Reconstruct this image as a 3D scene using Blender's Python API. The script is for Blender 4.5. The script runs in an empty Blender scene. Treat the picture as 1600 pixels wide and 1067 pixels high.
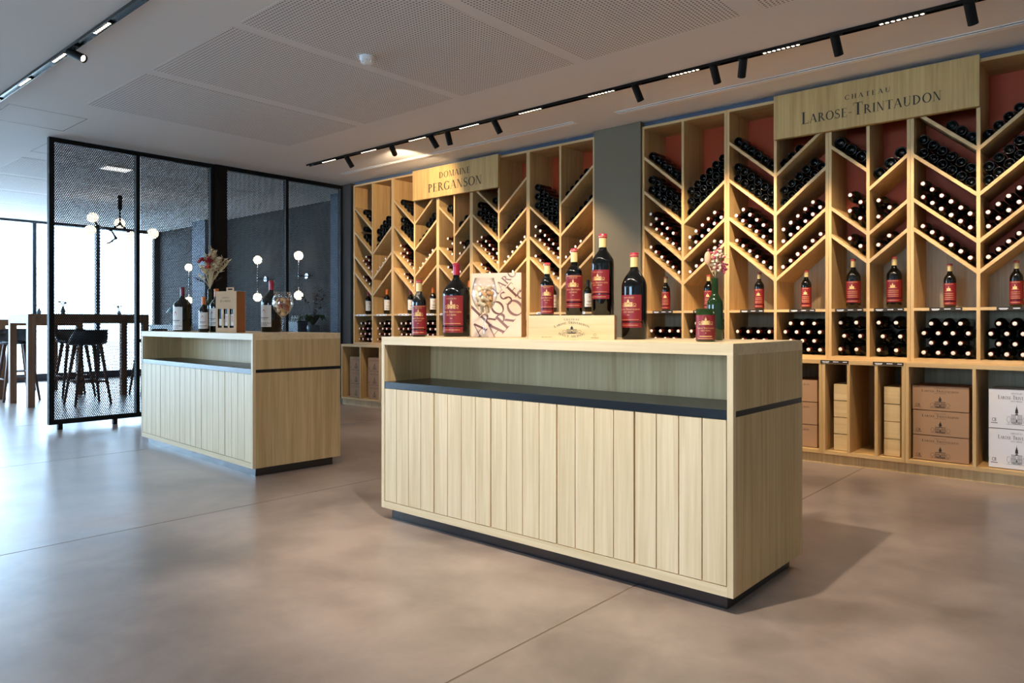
import bpy, math, random
from math import sin, cos, pi, radians, sqrt, atan2
from mathutils import Vector, Matrix

random.seed(7)
scene = bpy.context.scene
COL = scene.collection

# ------------------------------------------------------------------ camera
cam_data = bpy.data.cameras.new('camera')
cam_data.sensor_width = 36.0
cam_data.lens = 1135.76 / 1600 * 36.0
cam_data.shift_y = -29.9 / 1600
cam_data.clip_start = 0.05
cam = bpy.data.objects.new('camera', cam_data)
COL.objects.link(cam)
cam.location = (0, 0, 1.04)
cam.rotation_euler = (radians(90), 0, radians(41.07))
scene.camera = cam

# ------------------------------------------------------------------ world: bright overcast daylight
world = bpy.data.worlds.new('daylight')
scene.world = world
world.use_nodes = True
bg = world.node_tree.nodes['Background']
bg.inputs['Color'].default_value = (0.52, 0.75, 1.0, 1)
bg.inputs['Strength'].default_value = SKY = 16.0

# ------------------------------------------------------------------ exposure
vs_ = scene.view_settings
vs_.view_transform = 'Standard'
vs_.look = 'None'
vs_.exposure = 0.28
vs_.gamma = 1.0
vs_.use_curve_mapping = False
try:
    scene.cycles.use_denoising = True
    scene.cycles.max_bounces = 10
    scene.cycles.diffuse_bounces = 5
    scene.cycles.transparent_max_bounces = 16
    scene.cycles.sample_clamp_indirect = 6.0
    scene.cycles.caustics_reflective = False
    scene.cycles.caustics_refractive = False
except Exception:
    pass


def portal(loc, rot, sx, sy):
    # marks the window openings so that daylight is sampled through them
    l = bpy.data.lights.new('window_daylight', 'AREA')
    l.shape = 'RECTANGLE'
    l.size = sx
    l.size_y = sy
    l.cycles.is_portal = True
    o = bpy.data.objects.new('window_daylight', l)
    COL.objects.link(o)
    o.location = loc
    o.rotation_euler = rot
    return o


# room box
ZC = 2.83                     # ceiling
XW, XE = -14.8, 3.2           # far window wall, right wall
YF, YB = -8.0, 6.05           # unseen front wall with added windows, shelf wall
YD = 6.30                     # back wall of the tasting room
portal((XW + 0.03, -0.9, 1.45), (0, radians(-90), 0), 2.7, 14.1)
portal((-2.1, YF + 0.03, 1.3), (radians(90), 0, 0), 4.2, 2.5)


# ------------------------------------------------------------------ helpers
def S2L(v):
    v /= 255.0
    return v / 12.92 if v <= 0.04045 else ((v + 0.055) / 1.055) ** 2.4


def RGB(r, g, b):
    return (S2L(r), S2L(g), S2L(b), 1.0)


def pm(name, col, rough=0.5, metal=0.0, spec=0.5, emit=None, estr=0.0, trans=0.0, coat=0.0):
    m = bpy.data.materials.new(name)
    m.use_nodes = True
    p = m.node_tree.nodes['Principled BSDF']
    p.inputs['Base Color'].default_value = col
    p.inputs['Roughness'].default_value = rough
    p.inputs['Metallic'].default_value = metal
    p.inputs['Specular IOR Level'].default_value = spec
    p.inputs['Transmission Weight'].default_value = trans
    p.inputs['Coat Weight'].default_value = coat
    if emit:
        p.inputs['Emission Color'].default_value = emit
        p.inputs['Emission Strength'].default_value = estr
    return m


def N(m, t, **kw):
    n = m.node_tree.nodes.new(t)
    for k, v in kw.items():
        setattr(n, k, v)
    return n


def LK(m, a, b):
    m.node_tree.links.new(a, b)


def wood(name, c1, c2, axis='z', rough=0.5, scale=1.0, bump=0.05):
    """oak veneer: fine streaks along one axis, shifted per object"""
    m = pm(name, c1, rough)
    p = m.node_tree.nodes['Principled BSDF']
    tc = N(m, 'ShaderNodeTexCoord')
    oi = N(m, 'ShaderNodeObjectInfo')
    off = N(m, 'ShaderNodeVectorMath', operation='SCALE')
    comb = N(m, 'ShaderNodeCombineXYZ')
    for i in range(3):
        LK(m, oi.outputs['Random'], comb.inputs[i])
    LK(m, comb.outputs[0], off.inputs[0])
    off.inputs['Scale'].default_value = 13.0
    add = N(m, 'ShaderNodeVectorMath', operation='ADD')
    LK(m, tc.outputs['Object'], add.inputs[0])
    LK(m, off.outputs[0], add.inputs[1])
    mp = N(m, 'ShaderNodeMapping')
    s = {'z': (60, 60, 2.2), 'x': (2.2, 60, 60), 'y': (60, 2.2, 60)}[axis]
    mp.inputs['Scale'].default_value = [q * scale for q in s]
    LK(m, add.outputs[0], mp.inputs['Vector'])
    n1 = N(m, 'ShaderNodeTexNoise')
    n1.inputs['Scale'].default_value = 1.0
    n1.inputs['Detail'].default_value = 5
    n1.inputs['Distortion'].default_value = 0.4
    LK(m, mp.outputs[0], n1.inputs['Vector'])
    mp2 = N(m, 'ShaderNodeMapping')
    mp2.inputs['Scale'].default_value = [q * scale * 0.16 for q in s]
    LK(m, add.outputs[0], mp2.inputs['Vector'])
    n2 = N(m, 'ShaderNodeTexNoise')
    n2.inputs['Scale'].default_value = 1.0
    n2.inputs['Detail'].default_value = 3
    n2.inputs['Distortion'].default_value = 1.2
    LK(m, mp2.outputs[0], n2.inputs['Vector'])
    mx = N(m, 'ShaderNodeMix')
    mx.inputs['Factor'].default_value = 0.45
    LK(m, n1.outputs['Fac'], mx.inputs['A'])
    LK(m, n2.outputs['Fac'], mx.inputs['B'])
    r = N(m, 'ShaderNodeValToRGB')
    r.color_ramp.elements[0].position = 0.34
    r.color_ramp.elements[0].color = c2
    r.color_ramp.elements[1].position = 0.62
    r.color_ramp.elements[1].color = c1
    LK(m, mx.outputs['Result'], r.inputs['Fac'])
    LK(m, r.outputs['Color'], p.inputs['Base Color'])
    b = N(m, 'ShaderNodeBump')
    b.inputs['Strength'].default_value = bump
    b.inputs['Distance'].default_value = 0.002
    LK(m, n1.outputs['Fac'], b.inputs['Height'])
    LK(m, b.outputs[0], p.inputs['Normal'])
    return m


def clearglass(name, tint=(1, 1, 1, 1), ior=1.45):
    """clear pane or goblet: transparent with a Fresnel reflection"""
    m = bpy.data.materials.new(name)
    m.use_nodes = True
    nt = m.node_tree
    nt.nodes.clear()
    o = N(m, 'ShaderNodeOutputMaterial')
    mix = N(m, 'ShaderNodeMixShader')
    t = N(m, 'ShaderNodeBsdfTransparent')
    t.inputs['Color'].default_value = tint
    g = N(m, 'ShaderNodeBsdfGlossy')
    g.inputs['Roughness'].default_value = 0.02
    lw = N(m, 'ShaderNodeLayerWeight')
    lw.inputs['Blend'].default_value = 0.5
    pw_ = N(m, 'ShaderNodeMath', operation='POWER')
    LK(m, lw.outputs['Facing'], pw_.inputs[0])
    pw_.inputs[1].default_value = 3.0
    f = N(m, 'ShaderNodeMath', operation='MULTIPLY_ADD')
    LK(m, pw_.outputs[0], f.inputs[0])
    f.inputs[1].default_value = 0.85
    f.inputs[2].default_value = 0.05
    LK(m, f.outputs[0], mix.inputs[0])
    LK(m, t.outputs[0], mix.inputs[1])
    LK(m, g.outputs[0], mix.inputs[2])
    LK(m, mix.outputs[0], o.inputs['Surface'])
    return m


class MB:
    """collects faces for ONE mesh object"""

    def __init__(self):
        self.v, self.f, self.mi, self.sm, self.mats = [], [], [], [], []

    def mat(self, m):
        if m not in self.mats:
            self.mats.append(m)
        return self.mats.index(m)

    def add(self, verts, faces, m, smooth=False):
        o = len(self.v)
        self.v += [tuple(q) for q in verts]
        k = self.mat(m)
        for f in faces:
            self.f.append([i + o for i in f])
            self.mi.append(k)
            self.sm.append(smooth)
        return self

    def box(self, x0, x1, y0, y1, z0, z1, m):
        v = [(x0, y0, z0), (x1, y0, z0), (x1, y1, z0), (x0, y1, z0), (x0, y0, z1), (x1, y0, z1), (x1, y1, z1), (x0, y1, z1)]
        return self.add(v, [(0, 3, 2, 1), (4, 5, 6, 7), (0, 1, 5, 4), (1, 2, 6, 5), (2, 3, 7, 6), (3, 0, 4, 7)], m)

    def prism_y(self, pts, y0, y1, m):
        """polygon in x,z (counter-clockwise seen from -y) swept along y"""
        n = len(pts)
        v = [(x, y0, z) for x, z in pts] + [(x, y1, z) for x, z in pts]
        f = [list(range(n)), list(range(2 * n - 1, n - 1, -1))]
        f += [(i, i + n, (i + 1) % n + n, (i + 1) % n) for i in range(n)]
        return self.add(v, f, m)

    def lathe(self, prof, m, seg=20, c=(0, 0, 0), smooth=True, a0=0.0, a1=2 * pi):
        """prof: list of (r,z); a None entry starts a new smooth strip"""
        strips, cur = [], []
        for p in prof:
            if p is None:
                strips.append(cur)
                cur = []
            else:
                cur.append(p)
        strips.append(cur)
        full = abs(a1 - a0 - 2 * pi) < 1e-6
        ns = seg if full else seg + 1
        for st in strips:
            v, rings = [], []
            for r, z in st:
                if r < 1e-6:
                    rings.append([len(v)])
                    v.append((c[0], c[1], c[2] + z))
                else:
                    rings.append(list(range(len(v), len(v) + ns)))
                    for i in range(ns):
                        a = a0 + (a1 - a0) * i / seg
                        v.append((c[0] + r * cos(a), c[1] + r * sin(a), c[2] + z))
            f = []
            for A, B in zip(rings, rings[1:]):
                for i in range(seg):
                    j = (i + 1) % ns
                    if len(A) == 1 and len(B) == 1:
                        continue
                    if len(A) == 1:
                        f.append((A[0], B[j], B[i]))
                    elif len(B) == 1:
                        f.append((A[i], A[j], B[0]))
                    else:
                        f.append((A[i], A[j], B[j], B[i]))
            self.add(v, f, m, smooth)
        return self

    def tube(self, path, rad, m, seg=8, caps=True):
        path = [Vector(p) for p in path]
        if not isinstance(rad, (list, tuple)):
            rad = [rad] * len(path)
        v, f = [], []
        up0 = None
        for i, p in enumerate(path):
            d = (path[min(i + 1, len(path) - 1)] - path[max(i - 1, 0)]).normalized()
            if up0 is None:
                up0 = Vector((0, 0, 1)) if abs(d.z) < 0.9 else Vector((1, 0, 0))
            a = d.cross(up0)
            a = a.normalized() if a.length > 1e-6 else Vector((1, 0, 0))
            b = a.cross(d).normalized()
            up0 = b
            for k in range(seg):
                t = 2 * pi * k / seg
                v.append(p + a * (rad[i] * cos(t)) + b * (rad[i] * sin(t)))
        for i in range(len(path) - 1):
            for k in range(seg):
                k2 = (k + 1) % seg
                f.append((i * seg + k, i * seg + k2, (i + 1) * seg + k2, (i + 1) * seg + k))
        if caps:
            f.append(list(range(seg - 1, -1, -1)))
            o = (len(path) - 1) * seg
            f.append([o + k for k in range(seg)])
        return self.add(v, f, m, True)

    def sphere(self, c, r, m, seg=14, rings=8, sc=(1, 1, 1)):
        prof = [(sin(pi * i / rings), -cos(pi * i / rings)) for i in range(rings + 1)]
        prof[0] = (0, -1)
        prof[-1] = (0, 1)
        t = MB()
        t.lathe(prof, m, seg)
        v = [(c[0] + q[0] * r * sc[0], c[1] + q[1] * r * sc[1], c[2] + q[2] * r * sc[2]) for q in t.v]
        return self.add(v, t.f, m, True)

    def merge(self, other, mat4=None):
        o = len(self.v)
        if mat4 is None:
            self.v += other.v
        else:
            self.v += [tuple(mat4 @ Vector(q)) for q in other.v]
        idx = [self.mat(m) for m in other.mats]
        self.f += [[i + o for i in f] for f in other.f]
        self.mi += [idx[k] for k in other.mi]
        self.sm += other.sm
        return self

    def mesh(self, name):
        me = bpy.data.meshes.new(name)
        me.from_pydata(self.v, [], self.f)
        for m in self.mats:
            me.materials.append(m)
        me.polygons.foreach_set('material_index', self.mi)
        me.polygons.foreach_set('use_smooth', self.sm)
        me.update()
        return me

    def build(self, name, parent=None, loc=None, rot=None):
        return put(name, self.mesh(name), parent, loc, rot)


def put(name, me, parent=None, loc=None, rot=None, scale=None):
    o = bpy.data.objects.new(name, me)
    COL.objects.link(o)
    if parent is not None:
        o.parent = parent
    if loc is not None:
        o.location = loc
    if rot is not None:
        o.rotation_euler = rot
    if scale is not None:
        o.scale = scale
    return o


def tag(o, label=None, cat=None, group=None, kind=None):
    if label:
        o['label'] = label
    if cat:
        o['category'] = cat
    if group:
        o['group'] = group
    if kind:
        o['kind'] = kind
    return o


def thing(name, label, cat, loc=(0, 0, 0), rz=0.0, group=None):
    o = bpy.data.objects.new(name, None)
    o.empty_display_size = 0.05
    COL.objects.link(o)
    o.location = loc
    o.rotation_euler = (0, 0, rz)
    return tag(o, label, cat, group)


def copy_tree(o, parent=None):
    c = o.copy()
    COL.objects.link(c)
    c.parent = parent
    for ch in list(o.children):
        copy_tree(ch, c)
    return c


def struct(name, mb):
    return tag(mb.build(name), kind='structure')


# ------------------------------------------------------------------ flat print (lettering and line drawings)
TH, TN = 0.16, 0.065


def rect(x0, y0, x1, y1):
    return [(x0, y0), (x1, y0), (x1, y1), (x0, y1)]


def seg2(x0, y0, x1, y1, w):
    dx, dy = x1 - x0, y1 - y0
    l = sqrt(dx * dx + dy * dy) or 1
    nx, ny = -dy / l * w / 2, dx / l * w / 2
    return [(x0 - nx, y0 - ny), (x1 - nx, y1 - ny), (x1 + nx, y1 + ny), (x0 + nx, y0 + ny)]


def stem(x, y0=0.0, y1=1.0, w=TH, top=True, bot=True):
    o = [rect(x, y0, x + w, y1)]
    if top:
        o.append(rect(x - 0.08, y1 - 0.035, x + w + 0.08, y1))
    if bot:
        o.append(rect(x - 0.08, y0, x + w + 0.08, y0 + 0.035))
    return o


def dia(x0, y0, x1, y1, w):
    return [[(x0, y0), (x0 + w, y0), (x1 + w, y1), (x1, y1)] if y1 > y0 else [(x1, y1), (x1 + w, y1), (x0 + w, y0), (x0, y0)]]


def arc(cx, cy, rx, ry, a0, a1, T=TH, t=TN, n=12):
    o = []
    P = []
    for i in range(n + 1):
        a = radians(a0 + (a1 - a0) * i / n)
        P.append(((cx + rx * cos(a), cy + ry * sin(a)), (cx + (rx - T) * cos(a), cy + (ry - t) * sin(a))))
    for (a, b), (c, d) in zip(P, P[1:]):
        o.append([a, c, d, b] if a1 > a0 else [b, d, c, a])
    return o


def glyph(ch):
    if ch == 'A':
        return dia(0.02, 0, 0.36, 1, 0.06) + dia(0.66, 0, 0.32, 1, TH) + [rect(0.16, 0.33, 0.64, 0.37), rect(-0.05, 0, 0.16, 0.035), rect(0.58, 0, 0.88, 0.035)], 0.86
    if ch == 'B':
        return stem(0.08) + arc(0.22, 0.75, 0.36, 0.25, -90, 90) + arc(0.22, 0.26, 0.42, 0.26, -90, 90), 0.70
    if ch == 'C':
        return arc(0.43, 0.5, 0.43, 0.52, 38, 322, TH, TN, 16) + [rect(0.74, 0.72, 0.78, 0.98), rect(0.74, 0.04, 0.78, 0.22)], 0.84
    if ch == 'D':
        return stem(0.08) + arc(0.20, 0.5, 0.60, 0.5, -90, 90, TH, TN, 14), 0.88
    if ch == 'E':
        return stem(0.08) + [rect(0.2, 0.955, 0.60, 1), rect(0.2, 0, 0.64, 0.045), rect(0.2, 0.49, 0.48, 0.535), rect(0.57, 0.80, 0.60, 1), rect(0.61, 0, 0.64, 0.22), rect(0.46, 0.41, 0.49, 0.62)], 0.70
    if ch == 'F':
        return stem(0.08) + [rect(0.2, 0.955, 0.60, 1), rect(0.2, 0.49, 0.48, 0.535), rect(0.57, 0.80, 0.60, 1)], 0.64
    if ch == 'G':
        return arc(0.43, 0.5, 0.43, 0.52, 42, 318, TH, TN, 16) + [rect(0.74, 0.74, 0.78, 0.98), rect(0.66, 0.06, 0.79, 0.42), rect(0.56, 0.40, 0.86, 0.435)], 0.90
    if ch == 'H':
        return stem(0.08) + stem(0.60) + [rect(0.2, 0.49, 0.62, 0.535)], 0.84
    if ch == 'I':
        return stem(0.10), 0.36
    if ch == 'L':
        return stem(0.08) + [rect(0.2, 0, 0.60, 0.045), rect(0.57, 0, 0.60, 0.24)], 0.64
    if ch == 'M':
        return stem(0.08, w=0.05) + stem(0.78) + dia(0.44, 0.0, 0.10, 1, 0.13) + dia(0.48, 0.0, 0.78, 1, 0.05), 1.02
    if ch == 'N':
        return stem(0.08, w=0.05) + stem(0.68, w=0.05, bot=False) + dia(0.60, 0.0, 0.06, 1, 0.14), 0.86
    if ch == 'O':
        return arc(0.46, 0.5, 0.46, 0.52, 0, 360, TH, TN, 24), 0.94
    if ch == 'P':
        return stem(0.08) + arc(0.2, 0.73, 0.40, 0.27, -90, 90), 0.66
    if ch == 'R':
        return stem(0.08) + arc(0.2, 0.73, 0.40, 0.27, -90, 90) + dia(0.66, 0, 0.32, 0.48, TH) + [rect(0.66, 0, 0.88, 0.035)], 0.82
    if ch == 'S':
        return arc(0.30, 0.745, 0.27, 0.27, 30, 250, 0.11, 0.06, 10) + arc(0.29, 0.26, 0.30, 0.28, 70, -150, 0.12, 0.06, 10) + [seg2(0.20, 0.57, 0.42, 0.45, 0.14), rect(0.50, 0.78, 0.53, 1.0), rect(0.01, 0.0, 0.04, 0.24)], 0.62
    if ch == 'T':
        return stem(0.30, top=False) + [rect(0.0, 0.955, 0.74, 1), rect(0.0, 0.76, 0.03, 1), rect(0.71, 0.76, 0.74, 1)], 0.76
    if ch == 'U':
        return stem(0.08, 0.3, 1, bot=False) + stem(0.66, 0.3, 1, w=0.05, bot=False) + arc(0.395, 0.3, 0.315, 0.32, 180, 360, 0.10, TN, 12), 0.84
    if ch == 'V':
        return dia(0.32, 0, 0.0, 1, TH) + dia(0.36, 0, 0.66, 1, 0.05), 0.74
    if ch == '-':
        return [rect(0.05, 0.36, 0.40, 0.42)], 0.46
    return [], 0.34


class Art:
    """flat polygons in x,y; turned into a thin print on a face or a bottle"""

    def __init__(self):
        self.p = []

    def poly(self, pts):
        self.p.append(list(pts))
        return self

    def rect(self, x0, y0, x1, y1):
        return self.poly(rect(x0, y0, x1, y1))

    def line(self, x0, y0, x1, y1, w):
        return self.poly(seg2(x0, y0, x1, y1, w))

    def ring(self, cx, cy, rx, ry, w, a0=0, a1=360, n=20):
        self.p += arc(cx, cy, rx, ry, a0, a1, w, w, n)
        return self

    def text(self, s, x0, x1, y, h, small=1.0, spacing=0.10, fn=None):
        """capitals fitted between x0 and x1; lower-case letters are set as small capitals"""
        x, out = 0.0, []
        for ch in s:
            k = small if (ch.islower() or ch == '-') else 1.0
            polys, adv = glyph(ch.upper())
            out += [[(x + px * k, py * k) for px, py in q] for q in polys]
            x += adv * k + spacing
        x -= spacing
        sx = h if x1 is None else (x1 - x0) / x
        for q in out:
            r = [(x0 + px * sx, y + py * h) for px, py in q]
            self.p.append([fn(*c) for c in r] if fn else r)
        return self

    def xform(self, fn):
        self.p = [[fn(*c) for c in q] for q in self.p]
        return self

    def clip(self, x0, y0, x1, y1):
        def cut(poly, inside, inter):
            o = []
            for i, a in enumerate(poly):
                b = poly[(i + 1) % len(poly)]
                if inside(a):
                    o.append(a)
                    if not inside(b):
                        o.append(inter(a, b))
                elif inside(b):
                    o.append(inter(a, b))
            return o

        def ix(X):
            return lambda a, b: (X, a[1] + (b[1] - a[1]) * (X - a[0]) / (b[0] - a[0]))

        def iy(Y):
            return lambda a, b: (a[0] + (b[0] - a[0]) * (Y - a[1]) / (b[1] - a[1]), Y)
        res = []
        for q in self.p:
            for ins, it in ((lambda c: c[0] >= x0, ix(x0)), (lambda c: c[0] <= x1, ix(x1)), (lambda c: c[1] >= y0, iy(y0)), (lambda c: c[1] <= y1, iy(y1))):
                if len(q) < 3:
                    break
                q = cut(q, ins, it)
            if len(q) >= 3:
                res.append(q)
        self.p = res
        return self

    def flat(self, mb, m, y=-0.0006):
        """on a face looking towards -y: x stays, y becomes z"""
        for q in self.p:
            mb.add([(a, y, b) for a, b in q], [list(range(len(q)))], m)
        return mb

    def wrap(self, mb, m, r):
        """on a cylinder whose front looks towards -y"""
        for q in self.p:
            xs = [c[0] for c in q]
            n = max(1, int((max(xs) - min(xs)) / (r * 0.22)))
            if n == 1 or len(q) != 4:
                pts = [q]
            else:
                pts = []
                for i in range(n):
                    l = lambda a, b, t: (a[0] + (b[0] - a[0]) * t, a[1] + (b[1] - a[1]) * t)
                    t0, t1 = i / n, (i + 1) / n
                    pts.append([l(q[0], q[1], t0), l(q[0], q[1], t1), l(q[3], q[2], t1), l(q[3], q[2], t0)])
            for g in pts:
                mb.add([(r * sin(a / r), -r * cos(a / r), b) for a, b in g], [list(range(len(g)))], m, True)
        return mb


def chateau(A, cx, y0, w, h, lw, trees=True):
    """line drawing of a mansion: domed middle pavilion, columned wings, trees"""
    X = lambda t: cx + t * w
    Y = lambda t: y0 + t * h
    A.line(X(-0.5), Y(0.02), X(0.5), Y(0.02), lw)
    for s in (-1, 1):
        for k in (0.05, 0.10, 0.15, 0.20, 0.25):
            A.line(X(s * k), Y(0.05), X(s * k), Y(0.48), lw * 1.3)
    A.line(X(-0.27), Y(0.50), X(0.27), Y(0.50), lw * 1.5)
    A.line(X(-0.27), Y(0.12), X(0.27), Y(0.12), lw * 1.5)
    A.line(X(-0.27), Y(0.30), X(0.27), Y(0.30), lw)
    A.line(X(-0.20), Y(0.06), X(0.20), Y(0.06), lw * 2)
    A.poly([(X(-0.075), Y(0.58)), (X(0.075), Y(0.58)), (X(0.06), Y(0.78)), (X(-0.06), Y(0.78))])
    A.poly([(X(-0.04), Y(0.78)), (X(0.04), Y(0.78)), (X(0.02), Y(0.90)), (X(-0.02), Y(0.90))])
    A.line(X(0), Y(0.88), X(0), Y(1.0), lw)
    A.poly([(X(-0.10), Y(0.50)), (X(0.10), Y(0.50)), (X(0), Y(0.58))])
    A.rect(X(-0.025), Y(0.14), X(0.025), Y(0.27))
    if trees:
        for s in (-1, 1):
            A.ring(X(s * 0.39), Y(0.26), 0.10 * w, 0.16 * h, lw, 0, 360, 12)
            A.line(X(s * 0.39), Y(0.02), X(s * 0.39), Y(0.12), lw)
    return A


# ------------------------------------------------------------------ materials
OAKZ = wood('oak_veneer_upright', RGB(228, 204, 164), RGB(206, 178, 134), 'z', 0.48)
OAKX = wood('oak_veneer_level', RGB(228, 204, 164), RGB(210, 182, 138), 'x', 0.48)
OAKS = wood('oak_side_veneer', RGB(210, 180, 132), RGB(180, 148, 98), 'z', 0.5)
RACKZ = wood('rack_oak_upright', RGB(210, 178, 126), RGB(184, 148, 96), 'z', 0.5)
RACKX = wood('rack_oak_level', RGB(210, 178, 126), RGB(184, 148, 96), 'x', 0.5)
SIGNW = wood('sign_oak', RGB(200, 168, 108), RGB(172, 138, 80), 'z', 0.5)
BACKW = wood('taupe_back_veneer', RGB(184, 168, 138), RGB(160, 142, 112), 'z', 0.55)
PINE = wood('pale_pine', RGB(224, 204, 160), RGB(206, 182, 134), 'x', 0.55, 0.7)
TABLEW = wood('table_oak', RGB(150, 112, 84), RGB(120, 86, 62), 'z', 0.5)
TERRA = pm('terracotta_back_panel', RGB(188, 74, 32), 0.6)
LAMIN = pm('black_laminate', RGB(14, 16, 24), 0.3, 0.0, 0.45)
KICK = pm('black_kick_plate', RGB(16, 18, 24), 0.18, 0.0, 1.0)
METAL = pm('black_powder_coat', RGB(13, 13, 14), 0.6, 0.0, 0.2)
TRACKM = pm('black_track_metal', RGB(16, 16, 18), 0.25, 0.3)
GLASSD = pm('dark_bottle_glass', RGB(5, 6, 5), 0.05, 0.0, 0.55)
GLASSG = pm('green_bottle_glass', RGB(24, 46, 14), 0.07, 0.0, 0.6)
CAPRED = pm('dark_red_capsule', RGB(96, 24, 18), 0.4)
CAPWHT = pm('pale_capsule_end', RGB(238, 236, 226), 0.45)
CAPCRI = pm('crimson_capsule', RGB(176, 26, 52), 0.3)
CAPMAR = pm('maroon_capsule', RGB(120, 20, 44), 0.3)
CAPORA = pm('orange_capsule', RGB(206, 108, 34), 0.35)
CAPGOL = pm('gold_capsule', RGB(226, 196, 128), 0.38, 0.15)
CAPBLK = pm('black_capsule', RGB(16, 16, 18), 0.4)
LABRED = pm('red_label_paper', RGB(122, 18, 26), 0.45)
LABWHT = pm('white_label_paper', RGB(232, 228, 222), 0.6)
GOLD = pm('gold_print', RGB(226, 190, 120), 0.4)
INKB = pm('black_ink', RGB(40, 32, 24), 0.6)
INKG = pm('grey_ink', RGB(92, 84, 78), 0.6)
INKR = pm('red_ink', RGB(190, 50, 50), 0.6)
INKBR = pm('brown_ink', RGB(104, 66, 58), 0.6)
INKTAU = pm('taupe_ink', RGB(132, 96, 92), 0.6)
CARTON = pm('kraft_carton', RGB(168, 134, 104), 0.75)
CARTONW = pm('white_carton', RGB(226, 226, 232), 0.7)
KRAFT = pm('kraft_gift_board', RGB(200, 164, 126), 0.7)
KRAFTS = pm('brown_gift_board_side', RGB(160, 104, 60), 0.7)
TOTE = pm('cream_tote_board', RGB(228, 198, 170), 0.55)
TOTES = pm('brown_tote_side', RGB(176, 124, 72), 0.6)
CORK = pm('cork', RGB(206, 160, 108), 0.8)
CORKP = pm('pale_cork', RGB(228, 204, 164), 0.8)
CORKR = pm('wine_stained_cork', RGB(150, 78, 60), 0.8)
GOBLET = clearglass('clear_goblet_glass')
PANE = clearglass('window_glass', (0.97, 0.99, 1, 1))
WALLD = pm('charcoal_wall_paint', RGB(60, 59, 59), 0.75)
WALLP = pm('olive_grey_paint', RGB(112, 102, 82), 0.7)
WALLW = pm('off_white_paint', RGB(214, 210, 204), 0.8)
SLOTM = pm('daylight_tinted_strip', RGB(70, 84, 108), 0.6)  # bluish daylight bounce in the gap over the racks, put into the colour
ALU = pm('dark_window_frame', RGB(52, 56, 66), 0.4)
ALUW = pm('white_diffuser_aluminium', RGB(244, 245, 247), 0.4)
WHITEP = pm('white_plastic', RGB(236, 236, 236), 0.4)
LEDM = pm('warm_led', (1, 1, 1, 1), 0.3, emit=(1.0, 0.80, 0.60, 1), estr=6.0)
GLOBE = pm('lit_opal_globe', (1, 1, 1, 1), 0.4, emit=(1.0, 0.84, 0.58, 1), estr=5.0)
STEEL = pm('brushed_steel', RGB(190, 194, 200), 0.25, 1.0)
SEATM = pm('navy_seat_shell', RGB(34, 42, 54), 0.4)
LEGW = wood('stool_leg_wood', RGB(112, 78, 62), RGB(84, 56, 46), 'z', 0.45)
LEAF = pm('plant_leaf', RGB(46, 84, 44), 0.5)
DRY = pm('dried_grass', RGB(214, 190, 146), 0.85)
DRY2 = pm('pale_dried_plume', RGB(232, 212, 176), 0.9)
DRYR = pm('dried_red_flower', RGB(150, 30, 40), 0.85)
DRYC = pm('dried_coral_flower', RGB(206, 74, 62), 0.85)
DRYP = pm('dried_pink_flower', RGB(198, 90, 104), 0.85)
DRYB = pm('dried_brown_stem', RGB(70, 50, 44), 0.85)
PEACH = pm('peach_petal', RGB(226, 176, 136), 0.8)
POT = pm('blue_grey_pot', RGB(120, 140, 150), 0.4)
NAVY = pm('navy_lacquer', RGB(34, 40, 54), 0.35)
TEAL = pm('teal_lamp_metal', RGB(86, 120, 130), 0.35)
PAVE = pm('pale_terrace_paving', RGB(226, 226, 222), 0.8)


def ceiling_paint():
    m = pm('ceiling_paint', RGB(226, 225, 226), 0.85)
    return m


def perforated_board():
    """plasterboard with a square grid of small round holes"""
    m = pm('perforated_ceiling_board', RGB(226, 225, 226), 0.85)
    p = m.node_tree.nodes['Principled BSDF']
    tc = N(m, 'ShaderNodeTexCoord')
    sp = N(m, 'ShaderNodeSeparateXYZ')
    LK(m, tc.outputs['Object'], sp.inputs[0])
    pitch = 0.024
    d2 = []
    for ax in ('X', 'Y'):
        mul = N(m, 'ShaderNodeMath', operation='MULTIPLY')
        LK(m, sp.outputs[ax], mul.inputs[0])
        mul.inputs[1].default_value = 1 / pitch
        fr = N(m, 'ShaderNodeMath', operation='FRACT')
        LK(m, mul.outputs[0], fr.inputs[0])
        su = N(m, 'ShaderNodeMath', operation='SUBTRACT')
        LK(m, fr.outputs[0], su.inputs[0])
        su.inputs[1].default_value = 0.5
        sq = N(m, 'ShaderNodeMath', operation='MULTIPLY')
        LK(m, su.outputs[0], sq.inputs[0])
        LK(m, su.outputs[0], sq.inputs[1])
        d2.append(sq)
    ad = N(m, 'ShaderNodeMath', operation='ADD')
    LK(m, d2[0].outputs[0], ad.inputs[0])
    LK(m, d2[1].outputs[0], ad.inputs[1])
    lt = N(m, 'ShaderNodeMath', operation='LESS_THAN')
    LK(m, ad.outputs[0], lt.inputs[0])
    lt.inputs[1].default_value = 0.275 ** 2
    mx = N(m, 'ShaderNodeMix', data_type='RGBA')
    LK(m, lt.outputs[0], mx.inputs[0])
    mx.inputs[6].default_value = RGB(228, 227, 228)
    mx.inputs[7].default_value = RGB(118, 116, 118)
    LK(m, mx.outputs[2], p.inputs['Base Color'])
    return m


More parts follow.
